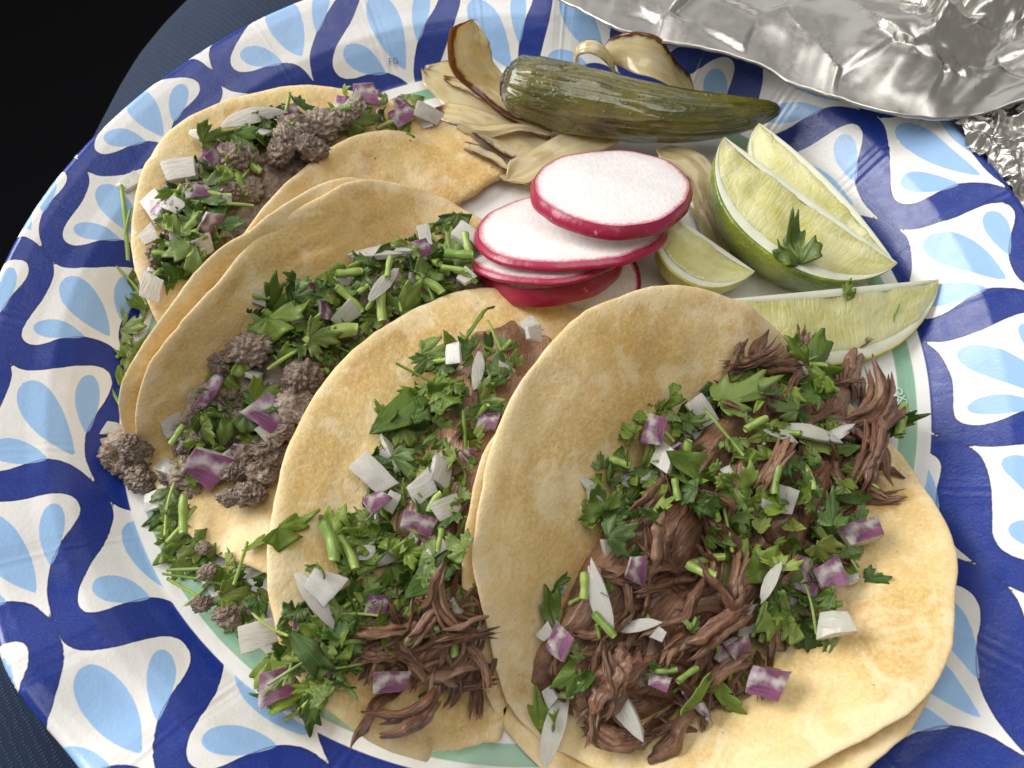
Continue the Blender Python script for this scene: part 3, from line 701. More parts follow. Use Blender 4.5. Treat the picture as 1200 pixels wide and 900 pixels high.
# ---- grilled onion strips
def ribbon(name, label, pts, widths, side, thick=.06, curl=.25, char=(1, 1), seed=0, group='grilled onion strips'):
    C = [at(x, y, z) for x, y, z in pts]; n = 44; P = smooth_path(C, n); T = np.gradient(P, axis=0); T /= np.linalg.norm(T, axis=1, keepdims=True)
    wd = np.interp(np.linspace(0, 1, n), np.linspace(0, 1, len(widths)), widths)*(1+.16*fbm(np.stack([np.linspace(0, 4, n), np.zeros(n), np.full(n, seed*1.7)], -1), seed, 2))*np.clip(np.minimum(np.linspace(0, 1, n), np.linspace(1, 0, n))*9+.25, 0, 1); m = 15; b = np.linspace(-1, 1, m)
    sd = np.asarray(side, float); V = []; Nn = []
    for i in range(n):
        S_ = norm(sd-T[i]*(sd@T[i])); U_ = np.cross(T[i], S_)
        U_ = U_ if U_[2] >= 0 or abs(U_[2]) < .05 else -U_
        wob = .13*fbm(np.stack([b*.9, 0*b+i*.07, 0*b+seed], -1), seed, 2)
        V.append(P[i]+np.outer(b*wd[i], S_)+np.outer(curl*wd[i]*b*b+wob, U_)); Nn.append(np.tile(U_, (m, 1)))
    V = np.array(V).reshape(-1, 3); Nn = np.array(Nn).reshape(-1, 3)
    I, J = np.meshgrid(np.linspace(0, 1, n), b, indexing='ij'); th = thick*np.sqrt(np.clip(1.03-np.abs(J)**6, 0, 1)).ravel()
    L = np.linalg.norm(np.diff(P, axis=0), axis=1).sum()
    V[:, 2] = np.maximum(V[:, 2], plate_z(V[:, 0], V[:, 1])+.06)
    VV = np.concatenate([V+Nn*th[:, None], V]); nm = n*m
    F = grid_faces(n, m)+grid_faces(n, m, off=nm, flip=True)
    ring = [i*m for i in range(n)]+[(n-1)*m+j for j in range(1, m)]+[i*m+m-1 for i in range(n-2, -1, -1)]+[j for j in range(m-2, 0, -1)]
    for i in range(len(ring)):
        x, y = ring[i], ring[(i+1) % len(ring)]; F.append((x, nm+x, nm+y, y))
    ch = np.maximum(np.where(J > 0, char[1], char[0])*np.abs(J)**2.2, (len(char) > 2 and char[2] or 0)*np.clip(1-I*7, 0, 1)).ravel()
    co = np.stack([I*L, J*1.0, 0*I+seed*3], -1).reshape(-1, 3)
    o = solo(name, VV, F, M['grilled'], dict(co=np.concatenate([co, co]), char=np.concatenate([ch, ch])), static=True)
    return tag(o, label, 'onion', group)
ribbon('grilled_onion', 'narrow browned onion strand along the edge of the wide tan strip', [(520, 92, .75), (560, 108, .7), (600, 135, .7), (640, 158, .6)], [.10, .2, .2, .1], (.5, .85, .2), .05, .1, (1.2, .9, .8), 31)
ribbon('grilled_onion', 'thin translucent onion strand crossing the golden strip', [(535, 150, .9), (570, 152, .95), (610, 150, .9), (650, 160, .75)], [.1, .18, .18, .1], (.2, .95, .2), .05, .1, (.5, .8), 34)
ribbon('grilled_onion', 'short browned onion scrap near the folded tortilla corner', [(540, 170, .7), (570, 182, .65), (600, 200, .6)], [.12, .22, .12], (.4, .9, .1), .05, .1, (1.2, 1.2), 37)
Xs, Ys = np.array([1., 0, 0]), np.array([0, 1., 0])
ribbon('grilled_onion', 'wide tan grilled onion strip fanned out beneath the curled charred one', [(497, 82, .5), (540, 105, .45), (590, 140, .45), (640, 175, .5)], [.5, 1.0, 1.1, .6], (.6, .8, .1), 0.060, .12, (.35, .75, .6), 2)
ribbon('grilled_onion', 'flat golden grilled onion strip with browned tip pointing to the tacos', [(508, 130, .75), (550, 140, .75), (600, 165, .65), (655, 190, .5)], [.3, .62, .65, .4], (.5, .85, .1), 0.054, .15, (.85, .3, 1.2), 5)
ribbon('grilled_onion', 'limp brownish grilled onion strip lying lowest, against the chopped beef taco', [(440, 150, .55), (500, 165, .5), (560, 185, .4), (620, 215, .4)], [.3, .45, .45, .3], (.4, .9, .1), 0.054, .1, (.7, .9, .4), 9)
ribbon('grilled_onion', 'curled grilled onion piece standing up with a dark charred edge', [(556, 24, 2.9), (549, 50, 2.3), (556, 76, 1.6), (580, 104, 1.1), (622, 142, .85)], [.50, .62, .55, .42, .22], (.95, .1, .35), 0.060, .35, (1.4, .35, .5), 12)
ribbon('grilled_onion', 'pale grilled onion strip running up to the thick white radish slice', [(596, 210, .85), (632, 190, .9), (680, 168, .9), (730, 158, .75)], [.45, .52, .5, .35], (-.3, .95, .1), 0.054, .15, (.25, .25), 15)
ribbon('grilled_onion', 'thin brown loop of grilled onion behind the pepper', [(676, 78, 1.2), (676, 60, 2.2), (694, 54, 2.5), (712, 66, 2.2), (722, 88, 1.3)], [.15, .2, .22, .2, .15], (.1, .9, .3), 0.042, .1, (.6, .9), 18)
ribbon('grilled_onion', 'glassy grilled onion piece with brown base bulging behind the pepper', [(706, 62, 1.7), (740, 60, 2.2), (775, 78, 2.0), (812, 112, 1.0)], [.30, .55, .55, .35], (-.3, .8, .45), 0.048, .30, (.2, 1.0), 21)
ribbon('grilled_onion', 'wet pale onion strip under the pepper beside the green rinded lime', [(770, 178, .7), (805, 190, .75), (828, 212, .6), (836, 245, .4)], [.35, .45, .42, .3], (.8, .6, .1), 0.054, .1, (.1, .15), 24)
ribbon('grilled_onion', 'pale onion strip between the yellow lime wedge and the green rinded one', [(808, 205, .35), (822, 240, .3), (838, 280, .25), (850, 320, .2)], [.3, .35, .35, .25], (1, .1, .1), 0.048, .1, (.1, .1), 27)

# ---- aluminium foil
def foil():
    t = thing('aluminium_foil', 'crumpled sheet of aluminium foil lying over the plate rim', 'foil', tuple(at(1000, 60, 2.3)))
    def crease(x, y, seed, lam, amp):
        r = np.random.default_rng(seed); h = 0
        for k in range(9):
            a = r.uniform(0, math.pi); l = lam*r.uniform(.6, 2.2); p = r.uniform(0, 9)
            wx = x+.25*lam*vnoise(np.stack([x/lam, y/lam, 0*x+k], -1), seed+k)
            s = (wx*math.cos(a)+y*math.sin(a))/l+p; tri = np.abs(s-np.round(s))*2
            h = h+amp*l/lam*(tri-.5)*r.uniform(.3, 1)*.5
        return h
    edge = [(640, -8, 2.35), (700, 22, 2.4), (760, 46, 2.45), (815, 56, 2.6), (862, 66, 2.65), (900, 82, 2.55), (928, 97, 2.5), (985, 117, 2.6), (1045, 133, 2.65), (1100, 141, 2.6), (1150, 134, 2.7), (1205, 116, 3.0), (1290, 92, 3.2)]
    E = smooth_path([at(*p) for p in edge], 190); n = len(E)
    E = E+.07*np.stack([fbm(E*1.3, 51, 3), fbm(E*1.3, 52, 3), .6*fbm(E*1.3, 53, 3)], 1)
    m = 110; tt = np.linspace(-.55, 9.5, m); V = []
    s = np.concatenate([[0], np.cumsum(np.linalg.norm(np.diff(E, axis=0), axis=1))])
    I, T_ = np.meshgrid(s, tt, indexing='ij'); dirn = norm([.32, .93, 0])
    up = np.clip(T_, 0, None)
    base = E[:, None, :]+np.abs(T_)[..., None]*dirn
    z = base[..., 2]+.10*up-.012*up**2
    f = np.clip(up/1.6, 0, 1)
    big = crease(I, T_, 5, 3.2, 1.25); sm = crease(I, T_, 9, 1.1, .22)
    right = np.clip((I-9)/3, 0, 1)
    rg = np.random.default_rng(77); pts = np.stack([rg.uniform(0, s[-1], 60), rg.uniform(0, 9.5, 60)], 1); tl = rg.normal(0, .20, (60, 2)); dd = (I[..., None]-pts[:, 0])**2+(T_[..., None]-pts[:, 1])**2
    plane = ((I[..., None]-pts[:, 0])*tl[:, 0]+(T_[..., None]-pts[:, 1])*tl[:, 1]); wgt = np.exp(-(dd-dd.min(-1, keepdims=True))/.035); facet = (plane*wgt).sum(-1)/wgt.sum(-1)
    z = z+f*(facet*.9+big*(.18+.5*right)+sm*(.10+1.0*right))+.06*np.clip(up/2, 0, 1)
    z = np.where(T_ < 0, base[..., 2]-.12+.02*np.abs(T_), z)
    xo = f*crease(I+7, T_, 15, 1.2, .18)*(.4+right); 
    V = np.stack([base[..., 0]+xo, base[..., 1]+.5*xo, z], -1)
    V[..., 2] = np.maximum(V[..., 2], np.where(np.hypot(V[..., 0], V[..., 1]) < 13.2, plate_z(V[..., 0], V[..., 1])+.08, 0))
    part('foil_sheet', V.reshape(-1, 3), grid_faces(n, m), M['foil'], t, dict(co=np.stack([I, T_, 0*I], -1).reshape(-1, 3), fine=right.ravel()), smooth=True)
    # crushed lower edge beside the rim
    c0 = at(1128, 150, 2.2); n2 = 120; a = np.linspace(0, 1, n2); A, B = np.meshgrid(a, a, indexing='ij')
    p00, p10, p01, p11 = at(1120, 146, 2.5), at(1212, 262, 1.9), at(1180, 100, 2.6), at(1330, 190, 2.6)
    P = ((1-A)*(1-B))[..., None]*p00+(A*(1-B))[..., None]*p10+((1-A)*B)[..., None]*p01+(A*B)[..., None]*p11
    x = P[..., 0]; y = P[..., 1]
    P[..., 2] += crease(x, y, 31, .55, .22)+crease(x, y, 33, .22, .10)
    P[..., 0] += crease(x, y, 41, .5, .12); P[..., 1] += crease(x, y, 43, .5, .12)
    part('crushed_edge', P.reshape(-1, 3), grid_faces(n2, n2), M['foil'], t, dict(co=P.reshape(-1, 3), fine=np.ones(n2*n2)))
foil()

# ---- the lap the plate rests on
def person():
    def leg(C, R, seed):
        P = smooth_path(C, 60); rr = np.interp(np.linspace(0, 1, 60), np.linspace(0, 1, len(R)), R)
        return tube(P, rr, 72, lambda t, A: 1+.022*fbm(np.stack([np.cos(A)*2, np.sin(A)*2, 0*A+t*9], -1), seed, 3))
    la = leg([(-12.5, -40, -9.3), (-11.2, -18, -9.2), (-9.9, 2, -9.1), (-8.7, 13, -8.6), (-7.6, 18.5, -10.3), (-7.2, 20.5, -19)], [10, 9.4, 8.9, 8.6, 8.3, 7.5], 3)
    ra = leg([(9.5, -40, -8.9), (10.2, -18, -8.9), (11.5, 2, -8.9), (13, 16, -9.2), (13.6, 21, -11.5), (13.8, 23.5, -19)], [9.5, 8.9, 8.2, 7.2, 6.9, 6.5], 5)
    hp = leg([(-17, -43, -7), (-9, -44, -7), (0, -45, -6.5), (9, -44, -7), (17, -43, -7)], [3, 10, 11.5, 10, 3], 7)
    V = np.concatenate([la[0], ra[0], hp[0]]); o1 = len(la[0]); o2 = o1+len(ra[0])
    F = la[1]+[tuple(i+o1 for i in f) for f in ra[1]]+[tuple(i+o2 for i in f) for f in hp[1]]
    o = solo('person', V, F, M['denim'])
    tag(o, 'person\'s lap in dark blue denim jeans under the paper plate', 'person')
person()
# ================================================================== small pieces: shared meshes
def shell(name, top, F, nrm, th, mat, attrs):
    """thin sheet given thickness"""
    n = len(top); V = np.concatenate([top+nrm*th/2, top-nrm*th/2])
    cnt = {}
    for f in F:
        for i in range(len(f)):
            e = (f[i], f[(i+1) % len(f)]); cnt[tuple(sorted(e))] = cnt.get(tuple(sorted(e)), 0)+1
    FF = list(F)+[tuple(reversed([i+n for i in f])) for f in F]
    for f in F:
        for i in range(len(f)):
            a, b = f[i], f[(i+1) % len(f)]
            if cnt[tuple(sorted((a, b)))] == 1: FF.append((b, a, a+n, b+n))
    at2 = {k: np.concatenate([v, v]) for k, v in attrs.items()}
    return mesh(name, V, FF, mat, at2)
def grid_normals(P):
    du = np.gradient(P, axis=0); dv = np.gradient(P, axis=1); n = np.cross(du, dv)
    return n/np.maximum(np.linalg.norm(n, axis=-1, keepdims=True), 1e-9)
def leaf_mesh(seed, kind):
    r = np.random.default_rng(seed); nt, nr = 61, 7
    half = math.radians(r.uniform(95, 125)) if kind != 'slip' else math.radians(40)
    th = np.linspace(-half, half, nt); lob = [(0, 1.0, 38), (math.radians(66), .85, 34), (-math.radians(66), .85, 34)]
    if kind == 'slip': lob = [(0, 1.15, 34)]
    R = np.full(nt, .16)
    for c, l, w_ in lob:
        x = np.clip(1-np.abs((th-c)/math.radians(w_)), 0, 1); R = np.maximum(R, l*r.uniform(.85, 1.1)*x**.33)
    k = r.uniform(15, 19); R = R*(1-.24*np.abs(np.sin(th*k/2+r.uniform(0, 3)))**1.5)
    if kind == 'cut':
        for _ in range(2):
            a = r.uniform(-half, half); d = r.uniform(.35, .6); c = np.cos(th-a); R = np.where(c > .05, np.minimum(R, d/np.maximum(c, .05)), R)
    s = np.linspace(.03, 1, nr); S_, T = np.meshgrid(s, th, indexing='ij'); rad = S_*R
    X = rad*np.cos(T); Y = rad*np.sin(T)
    c1, c2, c3 = r.uniform(-.35, .35), r.uniform(-.55, .55), r.uniform(-.4, .4)
    Z = c1*X*X+c2*Y*Y+c3*X*Y+.14*fbm(np.stack([X*2.2, Y*2.2, 0*X+seed], -1), seed, 2)
    Z += -.06*np.exp(-(Y/.08)**2)*X-.05*S_*np.abs(np.sin(T*3.6))
    if kind == 'roll': 
        a = Y*2.4; Y, Z = np.sin(a)/2.4, Z+(1-np.cos(a))/2.4
    P = np.stack([X-.45, Y, Z], -1); N = grid_normals(P)
    F = grid_faces(nr, nt)
    co = np.stack([T, S_, 0*T+(r.uniform() < .3)*r.uniform(.3, 1)], -1).reshape(-1, 3)
    return shell('cilantro_leaf', P.reshape(-1, 3), F, N.reshape(-1, 3), .022, M['leaf'], dict(co=co))
LEAF = {'full': [leaf_mesh(100+i, 'full') for i in range(9)], 'cut': [leaf_mesh(120+i, 'cut') for i in range(12)],
        'slip': [leaf_mesh(140+i, 'slip') for i in range(5)], 'roll': [leaf_mesh(160+i, 'roll') for i in range(4)]}
def stem_mesh(seed, L, r0):
    r = np.random.default_rng(seed); n = 12; t = np.linspace(-.5, .5, n); b = r.uniform(-.12, .12)
    C = np.stack([t*L, b*L*np.cos(t*3), .05*L*np.sin(t*4)], 1)
    rr = np.full(n, r0)*(1+.08*np.sin(np.arange(n))); rr[0] *= .93; rr[-1] *= .93
    V, F, TA = tube(C, rr, 12, lambda t, A: 1+.10*np.cos(A*5))
    cut = np.zeros(len(V)); cut[-2:] = 1
    return mesh('cilantro_stem', V, F, M['stem'], dict(cut=cut))
STEM = [stem_mesh(200+i, 1.0, .16+.03*(i % 3)) for i in range(5)]
TWIG = [stem_mesh(220+i, 1.0, .045+.012*(i % 3)) for i in range(4)]
def onion_mesh(seed, w_, h_, t_, bend, name='onion_piece', point=0.0):
    """a bit of onion layer: curved slab with clean cut sides, its convex face the skin side"""
    r = np.random.default_rng(seed); n, m = 9, 7
    a = np.linspace(-1, 1, n); b = np.linspace(-1, 1, m); A, B = np.meshgrid(a, b, indexing='ij')
    X = A*w_/2*(1+r.uniform(-.2, .2)*B)+r.uniform(-.15, .15)*B*h_; Y = B*h_/2*(1+r.uniform(-.25, .25)*A)*(1-point*np.abs(A)**2)+r.uniform(-.12, .12)*A*w_
    Z = -bend*(X/w_)**2*w_-bend*.5*(Y/h_)**2*h_+.02*fbm(np.stack([X*4, Y*4, 0*X+seed], -1), seed, 2)
    P = np.stack([X, Y, Z], -1); N = grid_normals(P); N *= np.sign(N[..., 2:3]+1e-9)
    rows = [P+N*t_/2, P+N*t_*.30, P-N*t_*.45]
    V = np.concatenate([q.reshape(-1, 3) for q in rows]); nm = n*m; sk = np.concatenate([np.full(nm, 1.0), np.full(nm, .35), np.full(nm, 0)])
    F = grid_faces(n, m)+grid_faces(n, m, off=2*nm, flip=True)
    ring = [i*m for i in range(n)]+[(n-1)*m+j for j in range(1, m)]+[i*m+m-1 for i in range(n-2, -1, -1)]+[j for j in range(m-2, 0, -1)]
    # separate side vertices so the cut edges stay crisp
    base = len(V); side = []; sks = []
    for k in range(3):
        side.append(V[[x+k*nm for x in ring]]); sks.append(np.full(len(ring), [1., .3, 0][k]))
    V = np.concatenate([V]+side); sk = np.concatenate([sk]+sks); q = len(ring); sd = np.concatenate([np.zeros(base), np.ones(3*q)])
    for k in range(2):
        for i in range(q):
            j = (i+1) % q; F.append((base+k*q+i, base+(k+1)*q+i, base+(k+1)*q+j, base+k*q+j))
    return mesh(name, V, F, M['onion'], dict(skin=sk, side=sd, co=V))
ONION = [onion_mesh(300+i, random.uniform(.75, 1.05), random.uniform(.55, .85), random.uniform(.22, .34), random.uniform(.05, .35)) for i in range(9)]
OSTRIP = [onion_mesh(330+i, 1.6, random.uniform(.36, .5), random.uniform(.14, .2), random.uniform(.1, .5), point=.75) for i in range(6)]
def shred_mesh(seed):
    """a torn strip of meat: a flattened bundle of fibres that fray at the ends"""
    r = np.random.default_rng(seed); n = 15; Vs = []; Fs = []; Cs = []; off = 0
    bx, bz, fr = r.uniform(-.45, .45), r.uniform(-.10, .30), r.uniform(1.2, 3.2); nf = int(r.integers(7, 12)); W_ = r.uniform(.08, .20)
    for k in range(nf):
        y0 = (k/(nf-1)-.5)*2*W_; z0 = r.normal(0, .06)*(1-abs(y0)/W_*.5); a0 = -.5+abs(r.normal(0, .16)); a1 = .5-abs(r.normal(0, .16))
        t = np.linspace(a0, a1, n); tw = r.normal(0, .4)
        C = np.stack([t*2.0, bx*np.cos(t*fr)+y0*(1-.25*np.cos(t*4))+tw*t*.35+.02*np.sin(t*9+k), bz*np.cos(t*2.5)+z0+.05*np.cos(t*5+k)], 1)
        rr = (.024+.055*r.uniform()**2)*np.clip(1.15-np.abs(np.linspace(-1, 1, n))**3, .12, 1)*(1+.12*r.normal(0, 1, n))
        V, F, TA = tube(C, rr, 7, lambda tt, A: 1+.22*np.cos(A*3+k))
        Vs.append(V); Fs += [tuple(i+off for i in f) for f in F]; off += len(V)
        Cs.append(np.stack([TA[:, 0]*2+k*.7, np.cos(TA[:, 1])*.15+k*.9, np.sin(TA[:, 1])*.15+seed], 1))
    V = np.concatenate(Vs); V = V+.02*np.stack([fbm(V*6, seed, 2), fbm(V*6, seed+1, 2), fbm(V*6, seed+2, 2)], 1)
    return mesh('meat_shred', V, Fs, M['shred'], dict(co=np.concatenate(Cs)))
def plank_mesh(seed):
    """a thicker torn piece with the grain running along it and ragged ends"""
    r = np.random.default_rng(seed); n = 30; t = np.linspace(-.5, .5, n)
    bx, bz, fr = r.uniform(-.25, .25), r.uniform(-.10, .22), r.uniform(1.2, 3.5)
    C = np.stack([t*2.0, bx*np.cos(t*fr)+.03*np.sin(t*11), bz*np.cos(t*2.5)+.03*np.sin(t*9+1)], 1)
    rr = r.uniform(.09, .15)*np.clip(1.08-np.abs(t*2)**r.uniform(2, 5), .10, 1)*(1+.16*np.interp(np.arange(n), np.arange(0, n, 3), r.normal(0, 1, 10)))
    asp = r.uniform(.42, .75); k1 = int(r.integers(9, 14)); ph = r.uniform(0, 6, 4); tw = r.uniform(-1.2, 1.2)
    def rf(tt, A):
        B = A+tw*tt; base = 1/np.sqrt(np.cos(B)**2+(np.sin(B)/asp)**2)
        q = np.stack([np.cos(B)*3.2, np.sin(B)*3.2, 0*B+tt*2.2+seed], -1); q2 = np.stack([np.cos(B)*8, np.sin(B)*8, 0*B+tt*3+seed], -1)
        rag = 1+.5*max(0, abs(tt-.5)*2-.75)*vnoise(q2*1.3, seed+3)*2
        return base*(.80+.42*np.abs(vnoise(q, seed))+.24*np.abs(vnoise(q2, seed+1))+.06*np.sin(k1*B+ph[0]))*rag
    V, F, TA = tube(C, rr, 40, rf)
    V = V+.03*np.stack([fbm(V*3, seed, 2), fbm(V*3, seed+1, 2), fbm(V*3, seed+2, 2)], 1)
    co = np.stack([TA[:, 0]*2, np.cos(TA[:, 1])*.5+seed, np.sin(TA[:, 1])*.5], 1)
    return mesh('meat_shred', V, F, M['shred'], dict(co=co))
SHRED = [shred_mesh(400+i) for i in range(11)]+[plank_mesh(430+i) for i in range(8)]
def chunk_mesh(seed, name='meat_chunk', mat='beef', amp=1.0):
    n, m = 46, 60; a = np.linspace(.02, math.pi-.02, n); b = np.arange(m)/m*2*math.pi; A, B = np.meshgrid(a, b, indexing='ij')
    D = np.stack([np.sin(A)*np.cos(B), np.sin(A)*np.sin(B), np.cos(A)], -1)
    d = fbm(D*1.5+seed, seed, 2)*.28*amp; q = D*4.2+seed
    # crumbly: sharp-bottomed grains
    g_ = np.abs(vnoise(q, seed+4)); g2 = np.abs(vnoise(q*2.3, seed+6)); g3 = vnoise(q*5.1, seed+7)
    R = .5*(1+d+.36*g_-.10+.20*g2+.07*g3); V = (D*R[..., None]*np.array([1.1, .9, .75])).reshape(-1, 3)
    V = np.concatenate([V, [V[:m].mean(0)], [V[-m:].mean(0)]]); F = grid_faces(n, m, wrap_m=True)
    for j in range(m): F.append((n*m, (j+1) % m, j)[::-1]); F.append((n*m+1, (n-1)*m+j, (n-1)*m+(j+1) % m)[::-1])
    return mesh(name, V, F, M[mat], dict(co=V))
CHUNK = [chunk_mesh(500+i*3) for i in range(7)]

# ------------------------------------------------------------------ coming to rest on the food below
_V = []; _F = []; _o = 0
for V_, F_ in STATIC:
    _V.append(V_); _F += [tuple(int(i)+_o for i in f) for f in F_]; _o += len(V_)
BVH = BVHTree.FromPolygons([tuple(v) for v in np.concatenate(_V)], _F)
def hit(px, py):
    d = ray(px, py); h = BVH.ray_cast(Vector(CAMP), Vector(d), 80)
    if h[0] is None: return at(px, py, 0), np.array([0, 0, 1.])
    n = np.array(h[1]); n = n if n@d < 0 else -n
    return np.array(h[0]), n
PILE = {}
NEIGHBOUR = {'T1': 'T2', 'T2': 'T3', 'T3': 'T4'}
def settle(px, py, px_size, add):
    c = (int(px//16), int(py//16)); z = PILE.get(c, 0.0)
    k = max(0, int(px_size/2//16))
    for i in range(-k, k+1):
        for j in range(-k, k+1): PILE[(c[0]+i, c[1]+j)] = max(PILE.get((c[0]+i, c[1]+j), 0), z+add)
    return z
def put(name, me, parent, px, py, size, ang, tilt=.3, lift=0.0, add=.05, face=.5, sz=(1, 1, 1), native=1.0, label=None, cap=.45, nrm=None):
    """size = length in view pixels at 1200 wide of the piece's native length"""
    P, n = hit(px, py)
    own = [k for k, o in TACO.items() if o is parent]
    if own and own[0] in NEIGHBOUR:                       # never lay one taco's filling on the next taco's shell
        if np.linalg.norm(DENSE[NEIGHBOUR[own[0]]][0]-P, axis=1).min() < .34 and np.linalg.norm(DENSE[own[0]][0]-P, axis=1).min() > .30: return None
    z = min(settle(px, py, size, add), cap); s = cmpx(P, size)/native
    q = norm(n*(1-face)+(-ray(px, py))*face*.8+np.array([0, 0, .2])+RNG.normal(0, tilt, 3)) if nrm is None else norm(nrm)
    a = math.radians(ang); x = RT*math.cos(a)+UP*math.sin(a); x = norm(x-q*(x@q)); y = np.cross(q, x)
    org = ORG[parent.name] if parent else np.zeros(3)
    o = link(name, me, parent, M=frame_matrix(P+n*(z+lift*s), x, y, q, (s*sz[0], s*sz[1], s*sz[2]), org))
    return o
def leaf(t, px, py, size, ang, kind=None, i=None, **kw):
    kind = kind or random.choice(['full', 'cut', 'cut', 'full', 'slip', 'roll']); L = LEAF[kind]
    return put('cilantro_leaf', L[(i if i is not None else random.randrange(99)) % len(L)], t, px, py, size, ang, native=1.25, add=.045, lift=kw.pop('lift', .08), sz=(random.uniform(.8, 1.15), random.uniform(.6, 1.1), random.uniform(.6, 1.5)), **kw)
def stem(t, px, py, size, ang, **kw):
    fat = kw.pop('fat', .72)
    return put('cilantro_stem', random.choice(STEM), t, px, py, size, ang, native=1.0, add=.10, lift=.14, sz=(1, fat, fat), **kw)
def twig(t, px, py, size, ang, **kw):
    k = min(1.0, 34.0/size)
    return put('cilantro_stem', random.choice(TWIG), t, px, py, size, ang, native=1.0, add=.03, lift=.03, sz=(1, k, k), **kw)
def onion(t, px, py, size, ang, i=None, **kw):
    return put('onion_piece', ONION[(i if i is not None else random.randrange(99)) % len(ONION)], t, px, py, size*.78, ang, native=.95, add=.13, lift=.16, **kw)
def ostrip(t, px, py, size, ang, i=None, **kw):
    return put('onion_slice', OSTRIP[(i if i is not None else random.randrange(99)) % len(OSTRIP)], t, px, py, size*.8, ang, native=1.6, add=.10, lift=.10, **kw)
def shred(t, px, py, size, ang, fat=1.0, **kw):
    return put('meat_shred', random.choice(SHRED), t, px, py, size, ang, native=2.0, add=.06, lift=.10, sz=(1, fat*random.uniform(.7, 1.25), fat*random.uniform(.6, 1.0)), **kw)
def chunk(t, px, py, size, ang=0, **kw):
    return put('meat_chunk', CHUNK[random.randrange(len(CHUNK))], t, px, py, size, ang, native=1.05, add=.10, lift=.28, tilt=kw.pop('tilt', .5), **kw)
def inside(p, poly):
    c = False; n = len(poly)
    for i in range(n):
        a, b = poly[i], poly[(i+1) % n]
        if (a[1] > p[1]) != (b[1] > p[1]) and p[0] < a[0]+(p[1]-a[1])*(b[0]-a[0])/(b[1]-a[1]): c = not c
    return c
def scatter(t, poly, counts, ang0=45):
    xs = [p[0] for p in poly]; ys = [p[1] for p in poly]
    jobs = [k for k, n in counts.items() for _ in range(n)]; random.shuffle(jobs)
    # even spread: best-candidate sampling
    done = []
    for j in jobs:
        best = None
        for _ in range(9):
            while True:
                p = (random.uniform(min(xs), max(xs)), random.uniform(min(ys), max(ys)))
                if inside(p, poly): break
            d = min([(p[0]-q[0])**2+(p[1]-q[1])**2 for q in done if q[2] == j] or [1e9])
            if best is None or d > best[0]: best = (d, p)
        x, y = best[1]; done.append((x, y, j)); a = random.uniform(0, 360)
        if j == 'leaf': leaf(t, x, y, random.uniform(24, 54), a, tilt=.38)
        elif j == 'stem': stem(t, x, y, random.uniform(16, 30), a, tilt=.4, fat=random.uniform(.6, .95))
        elif j == 'twig': twig(t, x, y, random.uniform(40, 75), a, tilt=.25)
        elif j == 'onion': onion(t, x, y, random.uniform(18, 33), a, tilt=.45)
        elif j == 'ostrip': ostrip(t, x, y, random.uniform(40, 70), a, tilt=.35)
        elif j == 'shred': shred(t, x, y, random.uniform(42, 88), ang0+random.gauss(0, 50), random.uniform(.9, 1.5), tilt=.3)
        elif j == 'chunk': chunk(t, x, y, random.uniform(22, 48), a)
        elif j == 'crumb': chunk(t, x, y, random.uniform(10, 20), a)

# ------------------------------------------------------------------ filling of the flat open taco
t = TACO['T4']
scatter(t, [(690, 850), (650, 800), (690, 700), (760, 590), (850, 430), (930, 400), (1000, 420), (1030, 560), (1000, 650), (930, 760), (870, 830), (790, 860)], dict(shred=150), 48)
for x, y, s, a, f in [(868, 408, 80, 20, 1.3), (890, 418, 90, 10, 1.2), (850, 425, 60, 60, 1.2), (905, 405, 60, 25, 1), (998, 440, 90, 75, 1.6), (985, 470, 100, 60, 1.8), (1005, 500, 90, 50, 1.6), (975, 530, 100, 65, 1.5), (1010, 545, 100, -60, 1.8), (1025, 565, 80, -70, 1.6), (990, 565, 90, -75, 1.5), (1000, 430, 60, 60, 1),
                      (770, 640, 95, 80, 1.9), (785, 690, 80, 50, 1.9), (760, 680, 70, 20, 2.0), (815, 715, 110, 38, 1.7), (832, 700, 80, -60, 1.3), (700, 800, 90, 75, 2.2), (722, 770, 80, 30, 2.0), (735, 845, 95, -20, 2.2), (765, 830, 80, 50, 2), (700, 840, 80, -50, 2), (860, 795, 70, 20, 2.2), (840, 810, 70, -30, 2), (805, 770, 90, 30, 1.6), (790, 640, 60, 70, 1.4)]:
    shred(t, x, y, s, a, f, tilt=.15, add=.06) if False else shred(t, x, y, s, a, f, tilt=.15)
scatter(t, [(680, 590), (690, 550), (740, 480), (800, 455), (860, 440), (940, 420), (960, 470), (1000, 540), (1010, 620), (1000, 700), (960, 750), (900, 760), (870, 700), (860, 640), (800, 610), (730, 640)], dict(leaf=165, stem=17, onion=13, twig=10, ostrip=4))
scatter(t, [(640, 790), (645, 710), (690, 660), (720, 700), (700, 760), (670, 850)], dict(leaf=5, stem=3, onion=3))
scatter(t, [(760, 720), (860, 720), (900, 780), (850, 830), (760, 820)], dict(leaf=10, stem=5, onion=4, ostrip=1))
